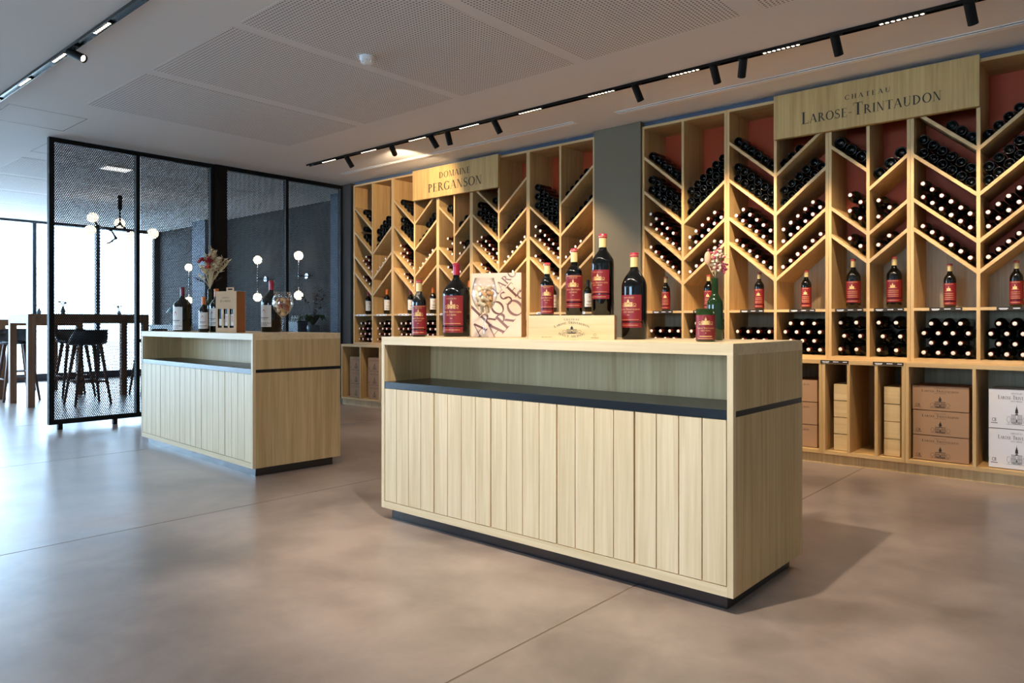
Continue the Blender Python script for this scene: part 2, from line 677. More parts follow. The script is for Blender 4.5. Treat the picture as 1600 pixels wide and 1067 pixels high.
def concrete():
    m = pm('polished_concrete', RGB(170, 148, 132), 0.3)
    p = m.node_tree.nodes['Principled BSDF']
    tc = N(m, 'ShaderNodeTexCoord')

    def noise(scale, det, dist, rough=0.55):
        n = N(m, 'ShaderNodeTexNoise')
        n.inputs['Scale'].default_value = scale
        n.inputs['Detail'].default_value = det
        n.inputs['Distortion'].default_value = dist
        n.inputs['Roughness'].default_value = rough
        LK(m, tc.outputs['Object'], n.inputs['Vector'])
        return n
    n1, n2, n3 = noise(0.8, 5, 0.5, 0.5), noise(3.0, 7, 0.3, 0.58), noise(30, 4, 0)
    r1 = N(m, 'ShaderNodeValToRGB')
    r1.color_ramp.elements[0].position = 0.36
    r1.color_ramp.elements[0].color = RGB(120, 106, 97)
    r1.color_ramp.elements[1].position = 0.64
    r1.color_ramp.elements[1].color = RGB(172, 154, 142)
    mx0 = N(m, 'ShaderNodeMix')
    mx0.inputs['Factor'].default_value = 0.45
    LK(m, n1.outputs['Fac'], mx0.inputs['A'])
    LK(m, n2.outputs['Fac'], mx0.inputs['B'])
    LK(m, mx0.outputs['Result'], r1.inputs['Fac'])
    LK(m, r1.outputs['Color'], p.inputs['Base Color'])
    mr = N(m, 'ShaderNodeMapRange')
    mr.inputs['From Min'].default_value = 0.3
    mr.inputs['From Max'].default_value = 0.7
    mr.inputs['To Min'].default_value = 0.285
    mr.inputs['To Max'].default_value = 0.35
    LK(m, n2.outputs['Fac'], mr.inputs['Value'])
    LK(m, mr.outputs[0], p.inputs['Roughness'])
    b = N(m, 'ShaderNodeBump')
    b.inputs['Strength'].default_value = 0.03
    b.inputs['Distance'].default_value = 0.01
    LK(m, n2.outputs['Fac'], b.inputs['Height'])
    LK(m, b.outputs[0], p.inputs['Normal'])
    return m


LEDM.cycles.emission_sampling = 'NONE'
CEIL = ceiling_paint()
PERF = perforated_board()
CONC = concrete()


# ================================================================== THE SETTING
fl = struct('floor', MB().box(XW - 0.1, XE, YF, YD + 0.1, -0.12, -0.0015, pm('pale_joint_filler', RGB(128, 110, 94), 0.8)))
joints = [-15.0, -12.84, -10.51, -8.51, -6.18, -3.85, -1.52, 0.81, 3.2]
for a, b in zip(joints, joints[1:]):
    MB().box(a + 0.004, b - 0.004, YF, YD + 0.1, -0.0015, 0.0, CONC).build('floor_slab', fl)

ce = struct('ceiling', MB().box(XW - 0.1, XE, YF, YD + 0.1, ZC, ZC + 0.15, CEIL))
px_ = [(-6.56, -5.43), (-5.31, -4.17), (-4.07, -2.97), (-2.88, -1.77), (-1.64, -0.53), (-0.42, 0.70), (0.82, 1.94)]
for a, b in px_:
    MB().box(a, b, 2.20, 4.07, ZC - 0.0015, ZC + 0.02, PERF).build('perforated_panel', ce)
for a, b in px_:
    MB().box(a, b, -2.2, 0.9, ZC - 0.0015, ZC + 0.02, PERF).build('perforated_panel', ce)
for a, b in ((-10.3, -9.17), (-11.55, -10.42), (-12.8, -11.67), (-14.05, -12.92)):
    MB().box(a, b, 2.45, 5.2, ZC - 0.0015, ZC + 0.02, PERF).build('perforated_panel', ce)


def hatch(x0, x1, y0, y1):
    mb = MB()
    for r in ((x0, x1, y0, y0 + 0.006), (x0, x1, y1 - 0.006, y1), (x0, x0 + 0.006, y0, y1), (x1 - 0.006, x1, y0, y1)):
        mb.box(r[0], r[1], r[2], r[3], ZC - 0.001, ZC + 0.01, INKG)
    mb.build('hatch_joint', ce)


hatch(-7.64, -7.02, 1.78, 2.37)
hatch(-8.79, -8.2, 2.42, 3.0)

# shelf wall, pier and the wall of the tasting room
struct('wall_back', MB().box(-8.0, XE, YB, YB + 0.3, 0, ZC, WALLP))
struct('wall_back_end', MB().box(-8.0, -7.728, 5.70, YB, 0, ZC, WALLD))
struct('wall_pier', MB().box(-3.89, -3.392, 5.635, YB, 0, ZC, WALLP))
struct('wall_dining', MB().box(XW, -8.0, YD, YD + 0.1, 0, ZC, WALLD))
struct('wall_dining_pier', MB().box(-12.83, -12.35, 6.03, YD, 0, ZC, pm('blue_grey_pier_paint', RGB(112, 122, 136), 0.6)))
struct('wall_dining_return', MB().box(-8.60, -8.42, 6.0, YD, 0, ZC, pm('slate_blue_paint', RGB(84, 98, 118), 0.6)))
struct('wall_left', MB().box(XW - 0.1, XW, 6.20, YD + 0.1, 0, ZC, WALLD))
struct('wall_right', MB().box(XE, XE + 0.1, YF, YB, 0, ZC, WALLW))
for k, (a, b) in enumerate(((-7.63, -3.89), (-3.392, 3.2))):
    struct('trim_%d' % (k + 1), MB().box(a, b, 5.70, 5.72, 2.783, ZC, SLOTM))  # strip filling the gap over the racks, daylight tint painted in
wf = MB()
for r in ((XW, -4.2, 0, ZC), (0.0, XE, 0, ZC), (-4.2, 0.0, 2.55, ZC), (-4.2, 0.0, 0, 0.05)):
    wf.box(r[0], r[1], YF - 0.1, YF, r[2], r[3], WALLW)
struct('wall_front', wf)

# glazed far wall, bay by bay
nwin = 0
ys_ = [6.19 - 1.03 * k for k in range(15)]
for k in range(14):
    y1, y0 = ys_[k], ys_[k + 1]
    nwin += 1
    mb = MB()
    mb.box(XW - 0.05, XW + 0.05, y0 - 0.03, y0 + 0.03, 0, ZC, ALU)
    mb.box(XW - 0.05, XW + 0.05, y0 + 0.03, y1 - 0.03, 0.0, 0.13, ALU)
    mb.box(XW - 0.04, XW + 0.04, y0 + 0.03, y1 - 0.03, ZC - 0.04, ZC, ALU)
    w = struct('window_%d' % nwin, mb)
    MB().box(XW - 0.006, XW + 0.006, y0 + 0.03, y1 - 0.03, 0.13, ZC - 0.04, PANE).build('pane', w)
for x0 in (-4.2,):  # unseen windows behind the camera, added for frontal daylight on the counter
    for k in range(3):
        a, b = x0 + 1.4 * k, x0 + 1.4 * (k + 1)
        nwin += 1
        mb = MB()
        for r in ((a, a + 0.04, 0.05, 2.55), (b - 0.04, b, 0.05, 2.55), (a + 0.04, b - 0.04, 0.05, 0.1), (a + 0.04, b - 0.04, 2.5, 2.55)):
            mb.box(r[0], r[1], YF - 0.08, YF - 0.02, r[2], r[3], ALU)
        w = struct('window_%d' % nwin, mb)
        MB().box(a + 0.04, b - 0.04, YF - 0.055, YF - 0.045, 0.1, 2.5, PANE).build('pane', w)
tag(MB().box(-45, XW - 0.1, -25, 30, -0.15, -0.06, PAVE).build('terrace'), kind='structure')
tag(MB().box(XW - 0.1, 25, -40, YF - 0.1, -0.15, -0.06, PAVE).build('forecourt'), kind='structure')

# linear air diffusers in the ceiling
for k, (a, b, lab) in enumerate(((-7.3, -3.85, 'long narrow white slot diffuser in ceiling over the left wine racks'), (-3.41, 1.2, 'long narrow white slot diffuser in ceiling over the right wine racks'))):
    t = thing('slot_diffuser', lab, 'air vent', ((a + b) / 2, 5.28, ZC))
    h = (b - a) / 2
    f = MB()
    f.box(-h, h, -0.042, -0.032, -0.004, 0.0, ALUW).box(-h, h, 0.032, 0.042, -0.004, 0.0, ALUW).box(-h, -h + 0.01, -0.032, 0.032, -0.004, 0, ALUW).box(h - 0.01, h, -0.032, 0.032, -0.004, 0, ALUW)
    f.build('frame', t)
    MB().box(-h + 0.01, h - 0.01, -0.032, -0.016, -0.002, -0.001, INKB).build('slot', t)
    MB().box(-h + 0.01, h - 0.01, -0.016, 0.032, -0.008, -0.001, ALUW).build('blade', t)

t = thing('smoke_detector', 'small round white smoke detector on the perforated ceiling', 'smoke detector', (-3.95, 3.05, ZC))
MB().lathe([(0, 0), (0.052, 0), None, (0.052, 0), (0.052, -0.022), (0.045, -0.03), None, (0.045, -0.03), (0, -0.03)][::-1], WHITEP, 24).build('base', t)
MB().lathe([(0, -0.052), (0.026, -0.050), (0.040, -0.032), (0.042, -0.029)], WHITEP, 24).build('sensor_dome', t)
for k in range(8):
    a = 2 * pi * k / 8
    MB().box(-0.002, 0.002, -0.043, -0.030, -0.046, -0.030, ALUW).build('rib', t, rot=(0, 0, a))

# ================================================================== DISPLAY COUNTERS


def counter(name, label, loc, rz, L, D, H=0.964):
    t = thing(name, label, 'counter', loc, rz)
    zb, zs0, zs1, zt = 0.059, 0.692, 0.722, 0.922
    sw, nd = 0.023, 0.33
    MB().box(0, L, 0, D, zt, H, OAKX).build('counter_top', t)
    for x0, x1 in ((0, sw), (L - sw, L)):
        MB().box(x0, x1, 0, 0.022, zb, zt, OAKZ).build('stile', t)
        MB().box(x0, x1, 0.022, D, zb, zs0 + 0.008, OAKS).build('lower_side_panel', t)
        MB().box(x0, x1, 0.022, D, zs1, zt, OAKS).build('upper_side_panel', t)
        MB().box(x0 + 0.002, x1 - 0.002, 0.022, D - 0.002, zs0 + 0.008, zs1, LAMIN).build('black_inlay', t)
    MB().box(sw, L - sw, 0.002, nd, zs0, zs1 + 0.004, LAMIN).build('black_shelf', t)
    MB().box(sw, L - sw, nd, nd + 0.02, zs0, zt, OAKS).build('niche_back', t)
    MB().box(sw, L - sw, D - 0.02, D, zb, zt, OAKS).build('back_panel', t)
    MB().box(sw, L - sw, 0.0, 0.03, zb, 0.095, OAKX).build('bottom_rail', t)
    MB().box(sw, L - sw, 0.03, D - 0.02, zb, zb + 0.02, OAKX).build('base_board', t)
    MB().box(0.04, L - 0.04, 0.04, D - 0.04, 0.0, zb, KICK).build('kick_plate', t)
    dw = (L - 2 * sw) / 5
    g = 0.0022
    bw = (dw - 2 * g) / 4
    bmesh_ = MB().box(0.0021, bw - 0.0021, 0, 0.012, 0.098, zs0 - 0.002, OAKZ).mesh('board')
    dm = MB().box(g, dw - g, 0.0135, 0.024, 0.098, zs0 - 0.002, OAKS).mesh('door')
    for d in range(5):
        dr = put('door', dm, t, (sw + d * dw, 0, 0))
        for k in range(4):
            put('board', bmesh_, dr, (g + k * bw, 0.0015, 0))
    return t


counter('display_counter', 'large pale oak display counter in the foreground with black shelf', (-3.062, 2.458, 0), 0, 1.96, 0.689)
A2 = radians(-3.0)
C2L = 2.04
c2o = Vector((-4.497, 2.523, 0)) - C2L * Vector((cos(A2), sin(A2), 0))
counter('display_counter', 'smaller looking pale oak display counter beside the perforated black screen', c2o, A2, C2L, 0.676)

# ================================================================== WINE RACKS
YS, YR = 5.652, 6.035       # front and back of the racks
PT = 0.022                  # panel thickness
S1X = [-7.605, -6.833, -6.040, -5.511, -4.710, -3.895]
S2X = [-3.385, -2.589, -1.787, -1.237, -0.430]
SLOPE = 0.838
PHI = atan2(SLOPE, 1)
ORD = ['first', 'second', 'third', 'fourth', 'fifth', 'sixth', 'seventh', 'eighth', 'ninth', 'tenth']
bottles = []                # (x, y, z, radius, base_out, label) of every bottle lying in the racks


def stack_cell(xa, xb, side, zc, rows, r, out, col, bay):
    """bottles lying on a sloping slat, packed against its low end"""
    pitch = 2 * r * 1.035
    dx, dz = pitch * cos(PHI), pitch * sin(PHI)
    v = dz + sqrt(max((2 * r) ** 2 - dx * dx, 0)) * 1.04
    for k, (skip, n) in enumerate(rows):
        for i in range(skip, n):
            off = r + 0.004 + i * dx
            if off > (xb - xa) - r - 0.001:
                break
            x = xa + off if side == 'R' else xb - off
            z = zc + SLOPE * off + r / cos(PHI) + 0.001 + k * v
            n_in = len([1 for q in range(skip, n) if r + 0.004 + q * dx <= (xb - xa) - r - 0.001])
            pos = i - skip if side == 'R' else n_in - 1 - (i - skip)
            rn = '' if len(rows) == 1 else ('lower row, ', 'middle row, ' if len(rows) == 3 else 'upper row, ', 'upper row, ')[k]
            kind = 'base-out' if out else 'neck-out'
            bottles.append((x, (5.705 if out else 5.685) + random.uniform(-0.006, 0.008), z, r, out,
                            '%s bottle, %s from left, %s%s bay, %s' % (kind, ORD[pos], rn, bay, col)))


def stack_bin(xa, xb, z0, counts, r, sp, dz, col):
    w = xb - xa
    for k, n in enumerate(counts):
        tot = (n - 1) * sp
        x0 = (xa + xb) / 2 - tot / 2
        if len(counts) > 1 and n == counts[0] and k % 2 == 1:
            x0 += sp * 0.25
        elif n == counts[0] and k % 2 == 0 and len(set(counts)) == 1:
            x0 -= sp * 0.25
        x0 = min(max(x0, xa + r + 0.002), xb - r - 0.002 - tot)
        for i in range(n):
            bottles.append((x0 + i * sp, 5.69 + random.uniform(-0.006, 0.008), z0 + r + 0.001 + k * dz, r, False,
                            'neck-out bottle, %s from left, %s row up, lowest bin, %s' % (ORD[i], ORD[k], col)))


def slat_mesh(xa, xb, side, zc):
    tv = PT / cos(PHI)
    zo = zc + SLOPE * (xb - xa)
    if side == 'R':
        pts = [(xa, zc - tv), (xb, zo - tv), (xb, zo), (xa, zc)]
    else:
        pts = [(xa, zo - tv), (xb, zc - tv), (xb, zc), (xa, zo)]
    return MB().prism_y(pts, YS + 0.001, YR - 0.012, RACKX)


def wine_rack(x0, x1, label, zL, zR):
    """two columns side by side; zL / zR: slat heights at the middle divider"""
    t = thing('wine_rack', label, 'wine rack', ((x0 + x1) / 2, YS, 0.765), group=None)
    ox, oy, oz = (x0 + x1) / 2, YS, 0.765

    def part(name, mb):
        mb.v = [(a - ox, b - oy, c - oz) for a, b, c in mb.v]
        return mb.build(name, t)
    xm = (x0 + x1) / 2
    e = 0.0008
    part('side_panel', MB().box(x0 + e, x0 + PT, YS, YR, 0.765, 2.782, RACKZ))
    part('side_panel', MB().box(x1 - PT, x1 - e, YS, YR, 0.765, 2.782, RACKZ))
    part('divider', MB().box(xm - PT / 2, xm + PT / 2, YS, YR - 0.012, 0.79, 2.76, RACKZ))
    part('top_board', MB().box(x0 + PT, x1 - PT, YS, YR, 2.76, 2.782, RACKX))
    part('bottom_board', MB().box(x0 + PT, x1 - PT, YS, YR, 0.765, 0.79, RACKX))
    part('terracotta_back', MB().box(x0 + PT, x1 - PT, YR - 0.008, YR, 0.79, 2.76, TERRA))
    for side, xa, xb, zs in (('L', x0 + PT, xm - PT / 2, zL), ('R', xm + PT / 2, x1 - PT, zR)):
        zo = zs[-1] + SLOPE * (xb - xa)
        tv = PT / cos(PHI)
        poly = [(xa, 0.79), (xb, 0.79), (xb, zs[-1] - tv), (xa, zo - tv)] if side == 'L' else [(xa, 0.79), (xb, 0.79), (xb, zo - tv), (xa, zs[-1] - tv)]
        part('taupe_back', MB().prism_y(poly, YR - 0.012, YR - 0.008, BACKW))
        part('display_shelf', MB().box(xa, xb, YS + 0.001, YR - 0.012, 1.12, 1.14, RACKX))
        for zc in zs:
            part('slat', slat_mesh(xa, xb, side, zc))
    return t


W4 = [2.21, 1.905, 1.595, 1.392]
W3 = [1.905, 1.595, 1.392]
NL = [2.157, 1.70, 1.497]
NR = [2.02, 1.70, 1.497]
units = []
for i, (zl, zr) in enumerate(((W4, W3), (W4, W4), (NL, NR), (W4, W4), (W3, W4))):
    units.append(('S1', i, S1X[i], S1X[i + 1], zl, zr))
for i, (zl, zr) in enumerate(((W4, W3), (W4, W4), (NL, NR), (W4, W4))):
    units.append(('S2', i, S2X[i], S2X[i + 1], zl, zr))
rack_labels = ['oak wine rack at the far left end of the back wall',
               'second oak wine rack from the far left, partly under the smaller sign',
               'narrow oak wine rack under the middle of the DOMAINE sign',
               'oak wine rack at the right end of the DOMAINE sign',
               'oak wine rack touching the left side of the grey pillar',
               'oak wine rack touching the right side of the grey pillar',
               'second oak wine rack right of the pillar, under the big sign left end',
               'narrow oak wine rack under the middle of the CHATEAU sign, holding fat bottles',
               'oak wine rack at the far right edge of the photo']
# stock: rows of (skip, count) per bay, bays listed from the top; True = bases to the front
B1, B2, B3 = [(0, 6)], [(0, 6), (0, 6)], [(0, 6), (0, 6), (0, 6)]
stock = {
    ('S2', 0, 'L'): [(B1, 1), (B2, 1), ([(0, 6), (1, 6)], 0), ([(0, 6)], 0)],
    ('S2', 0, 'R'): [(B3, 1), ([(0, 6), (0, 5)], 0), (B1, 0)],
    ('S2', 1, 'L'): [(B1, 1), (B2, 1), ([(0, 6), (0, 5)], 0), (B1, 0)],
    ('S2', 1, 'R'): [([(0, 3)], 1), ([(0, 6), (0, 5)], 1), ([(0, 6), (0, 5)], 0), (B1, 0)],
    ('S2', 2, 'L'): [([(0, 3)], 1), ([(0, 2), (0, 2)], 0), ([(0, 2)], 0)],
    ('S2', 2, 'R'): [([(0, 3)], 1), ([(0, 2), (0, 1)], 0), ([(0, 2)], 0)],
    ('S2', 3, 'L'): [([(0, 3)], 1), (B2, 1), (B2, 0), (B1, 0)],
    ('S2', 3, 'R'): [([(0, 5)], 1), (B2, 1), ([(0, 6), (0, 6)], 0), ([(0, 6)], 0)],
    ('S1', 0, 'L'): [([(0, 4)], 1), ([(0, 4), (3, 4)], 1), ([(0, 4), (0, 3)], 0), ([(0, 4)], 0)],
    ('S1', 0, 'R'): [([(0, 6), (0, 5), (0, 4)], 1), ([(0, 4)], 0), ([], 0)],
    ('S1', 1, 'L'): [([(0, 5)], 1), ([(0, 5), (0, 5)], 1), ([(0, 5), (2, 5)], 0), ([(0, 4)], 0)],
    ('S1', 1, 'R'): [([], 1), ([(0, 6), (2, 5)], 1), ([(0, 5)], 0), ([], 0)],
    ('S1', 2, 'L'): [([(0, 2)], 1), ([(0, 2), (0, 2)], 0), ([(0, 2)], 0)],
    ('S1', 2, 'R'): [([(0, 3)], 1), ([(0, 2), (0, 1)], 0), ([(0, 1)], 0)],
    ('S1', 3, 'L'): [([(0, 2)], 1), (B2, 1), ([(0, 6), (0, 5)], 0), ([(0, 5)], 0)],
    ('S1', 3, 'R'): [([], 1), ([(0, 5)], 1), ([(0, 6)], 0), ([(0, 3)], 0)],
    ('S1', 4, 'L'): [([(0, 6), (0, 6), (0, 6)], 1), ([(0, 6), (0, 6)], 0), ([(0, 6)], 0)],
    ('S1', 4, 'R'): [([(0, 5)], 1), ([(0, 6)], 1), ([(0, 4)], 0), ([(0, 3)], 0)],
}
for u, (sec, i, x0, x1, zl, zr) in enumerate(units):
    wine_rack(x0, x1, rack_labels[u], zl, zr)
    xm = (x0 + x1) / 2
    narrow = i == 2
    for side, xa, xb, zs in (('L', x0 + PT, xm - PT / 2, zl), ('R', xm + PT / 2, x1 - PT, zr)):
        cn = 2 * i + (side == 'R')
        col = '%s column %s of pillar' % ((ORD[cn], 'right') if sec == 'S2' else (ORD[9 - cn], 'left'))
        for b, ((rows, out), zc) in enumerate(zip(stock[(sec, i, side)], zs)):
            if rows:
                stack_cell(xa, xb, side, zc, rows, 0.0455 if narrow else 0.0355, bool(out), col, ORD[b])
        if narrow:
            stack_bin(xa, xb, 0.79, [2, 2, 2], 0.0495, 0.112, 0.0985, col)
        elif sec == 'S2' and i == 3:
            stack_bin(xa, xb, 0.79, [4, 3, 4, 3], 0.0395, 0.088, 0.067, col)
        elif sec == 'S2':
            stack_bin(xa, xb, 0.79, [4, 3, 4] if side == 'L' else [4, 3, 4, 3], 0.0395, 0.088, 0.067, col)
        else:
            stack_bin(xa, xb, 0.79, [4, 3, 4, 3], 0.0385, 0.086, 0.066, col)

# ------------------------------------------------------------------ lower cabinets


def lower_cabinet(x0, x1, ncell, label, tail=False):
    y0, y1 = 5.548, YR
    ox = (x0 + x1) / 2
    t = thing('storage_cabinet', label, 'cabinet', (ox, y0, 0))

    def part(name, mb):
        mb.v = [(a - ox, b - y0, c) for a, b, c in mb.v]
        return mb.build(name, t)
    e = 0.0008
    part('side_panel', MB().box(x0 + e, x0 + PT, y0, y1, 0.073, 0.735, RACKZ))
    part('side_panel', MB().box(x1 - PT, x1 - e, y0, y1, 0.073, 0.735, RACKZ))
    part('top_board', MB().box(x0 + e, x1 - e, y0 - 0.001, y1, 0.735, 0.7645, RACKX))
    part('bottom_board', MB().box(x0 + PT, x1 - PT, y0, y1, 0.073, 0.098, RACKX))
    part('back_panel', MB().box(x0 + PT, x1 - PT, y1 - 0.01, y1, 0.098, 0.735, BACKW))
    part('plinth', MB().box(x0 + e, x1 - e, y0 + 0.02, y1, 0.0, 0.073, OAKS))
    for k in range(1, ncell):
        xc = x0 + (x1 - x0) * k / ncell
        part('divider', MB().box(xc - 0.010, xc + 0.010, y0, y1 - 0.01, 0.098, 0.735, RACKZ))


L1 = [-7.72, -6.94, -6.15, -5.60, -4.75, -3.895]
L2 = [-3.385, -2.60, -1.80, -1.247, -0.435]
low_lab = ['open oak base cabinet at far left end with shaded cartons', 'open oak base cabinet second from the far left', 'narrow open oak base cabinet below the DOMAINE sign',
           'open oak base cabinet behind the front counter, fourth from far left', 'open oak base cabinet just left of the grey pillar',
           'open oak base cabinet just right of the grey pillar', 'open oak base cabinet behind the front counter right end',
           'open oak base cabinet with three narrow bays of wooden cases', 'open oak base cabinet at right edge with brown and white cartons']
for i in range(5):
    lower_cabinet(L1[i], L1[i + 1], 3 if i == 2 else 2, low_lab[i])
for i in range(4):
    lower_cabinet(L2[i], L2[i + 1], 3 if i == 2 else 2, low_lab[5 + i])

# ------------------------------------------------------------------ signs


def sign(x0, x1, z0, z1, label, lines):
    t = thing('wooden_sign', label, 'sign', ((x0 + x1) / 2, 5.60, z0))
    ox = (x0 + x1) / 2
    MB().box(x0 - ox, x1 - ox, 0, 0.045, 0, z1 - z0, SIGNW).build('board', t)
    for s, a, b, z, h, small, sp in lines:
        mb = MB()
        Art().text(s, a - ox, b - ox, z - z0, h, small, sp).flat(mb, INKB, -0.0012)
        mb.build('lettering', t)


sign(-6.410, -5.075, 2.448, 2.790, 'oak sign board lettered DOMAINE PERGANSON above the left racks',
     [('DOMAINE', -5.963, -5.473, 2.652, 0.068, 1, 0.10), ('PERGANSON', -6.143, -5.303, 2.512, 0.094, 1, 0.08)])
sign(-2.180, -0.820, 2.458, 2.795, 'oak sign board lettered CHATEAU LAROSE-TRINTAUDON above the right racks',
     [('CHATEAU', -1.655, -1.352, 2.662, 0.034, 1, 0.35), ('Larose-Trintaudon', -1.965, -1.036, 2.540, 0.090, 0.72, 0.08)])

# ------------------------------------------------------------------ price strips on the shelf fronts


def price_strip(x, y, z, w, label, pale=False):
    t = thing('price_strip', label, 'price label', (x, y, z), 0, 'price strips on the shelf edges')
    MB().box(-w / 2, w / 2, -0.004, 0.0, 0, 0.022, ALUW if pale else INKB).build('strip', t)
    mb = MB()
    A = Art()
    k = w / 0.195
    for a, b in ((-0.085, -0.035), (-0.008, 0.03), (0.06, 0.088)):
        A.rect(a * k, 0.009, b * k, 0.014)
    A.rect(-0.080 * k, 0.003, -0.04 * k, 0.006)
    A.flat(mb, INKG if pale else ALUW, -0.0046)
    mb.build('print', t)


for k, x in enumerate((-3.18, -2.79, -2.376, -1.98, -1.642, -1.375, -1.022, -0.634)):
    price_strip(x, YS, 1.119, 0.195, 'black price strip on display shelf, %s column right of the grey pillar' % ORD[k])
for k, x in enumerate((-7.433, -7.035, -6.624, -6.2, -5.9, -5.64, -4.93, -4.5, -4.1)):
    price_strip(x, YS, 1.119, 0.19, 'pale price strip on display shelf, %s from the far left' % ORD[k], True)
for k, x in enumerate((-2.88, -2.55, -1.712, -1.354)):
    price_strip(x, 5.547, 0.740, 0.195, 'black price strip on the base cabinet ledge, %s from the left' % ORD[k])


# ================================================================== BOTTLES
def bottle_profile(h, r, sh=0.62, nk=0.80, nr=None, punt=True):
    """outline of a Bordeaux bottle: straight body to sh*h, neck from nk*h"""
    nr = nr or 0.0148 * (h / 0.30) ** 0.6
    P = []
    if punt:
        P += [(0, 0.036), (r * 0.28, 0.034), (r * 0.5, 0.027), (r * 0.66, 0.013), (r * 0.74, 0.003), (r * 0.80, 0.0), (r * 0.87, 0.0008), (r * 0.95, 0.004), (r, 0.011)]
    else:
        P += [(0, 0), (r * 0.9, 0), (r, 0.006)]
    z0, z1 = sh * h, nk * h
    P += [(r, z0 * 0.5), (r, z0)]
    for t in (0.12, 0.25, 0.38, 0.5, 0.62, 0.75, 0.88, 1.0):
        P.append((nr + (r - nr) * (1 - t ** 2.2) ** 1.55, z0 + (z1 - z0) * t))
    P += [(nr, h * 0.985), (nr * 0.9, h), (0, h)]
    return P


def neck_radius(h):
    return 0.0148 * (h / 0.30) ** 0.6


_cache = {}


def rack_meshes(r):
    """body, capsule and capsule end of a bottle lying in the rack"""
    key = ('rack', round(r, 4))
    if key not in _cache:
        h = 0.30 if r < 0.045 else 0.305
        body = MB().lathe(bottle_profile(h, r, 0.62, 0.78), GLASSD, 16)
        nr = neck_radius(h)
        cap = MB().lathe([(nr + 0.0006, h * 0.82), (nr + 0.0008, h * 0.965), (nr + 0.0016, h * 0.97), (nr + 0.0016, h - 0.002), (nr * 0.90, h + 0.0006)], CAPRED, 12)
        end = MB().lathe([(0, h + 0.0016), (nr * 0.80, h + 0.0014), (nr * 0.90, h + 0.0006)][::-1], CAPWHT, 12)
        _cache[key] = (body, cap, end, body.mesh('wine_bottle'), cap.mesh('capsule'), end.mesh('capsule_end'))
    return _cache[key]


CAMP = Vector((0, 0, 1.04))
# the bottles that show largest come first
bottles.sort(key=lambda b: (Vector(b[:3]) - CAMP).length / b[3])
ROUT, RNECK = (radians(-90), 0, 0), (radians(90), 0, 0)
near, far = bottles[:300], bottles[300:]
for x, y, z, r, out, lab in near:
    body, cap, end, mb_, mc_, me_ = rack_meshes(r)
    h = 0.30 if r < 0.045 else 0.305
    if r >= 0.045:
        lab = lab.replace(' bottle', ' fat bottle', 1)
    if out:
        o = put('wine_bottle', mb_, None, (x, y, z), ROUT)
    else:
        o = put('wine_bottle', mb_, None, (x, y + h, z), RNECK)
        put('capsule', mc_, o)
        put('capsule_end', me_, o)
    tag(o, lab, 'bottle', 'bottles lying in the wine racks')
fm = MB()
for x, y, z, r, out, lab in far:
    body, cap, end = rack_meshes(r)[:3]
    h = 0.30 if r < 0.045 else 0.305
    if out:
        M = Matrix.Translation((x, y, z)) @ Matrix.Rotation(radians(-90), 4, 'X')
        fm.merge(body, M)
    else:
        M = Matrix.Translation((x, y + h, z)) @ Matrix.Rotation(radians(90), 4, 'X')
        fm.merge(body, M).merge(cap, M).merge(end, M)
tag(fm.build('distant_wine_bottles'), 'remaining dark wine bottles lying in the far racks', 'bottles', kind='stuff')


def label_patch(r, z0, z1, span, m, eps):
    mb = MB()
    mb.lathe([(r + eps, z0), (r + eps, z1)], m, 20, a0=-pi / 2 - span / 2, a1=-pi / 2 + span / 2)
    return mb


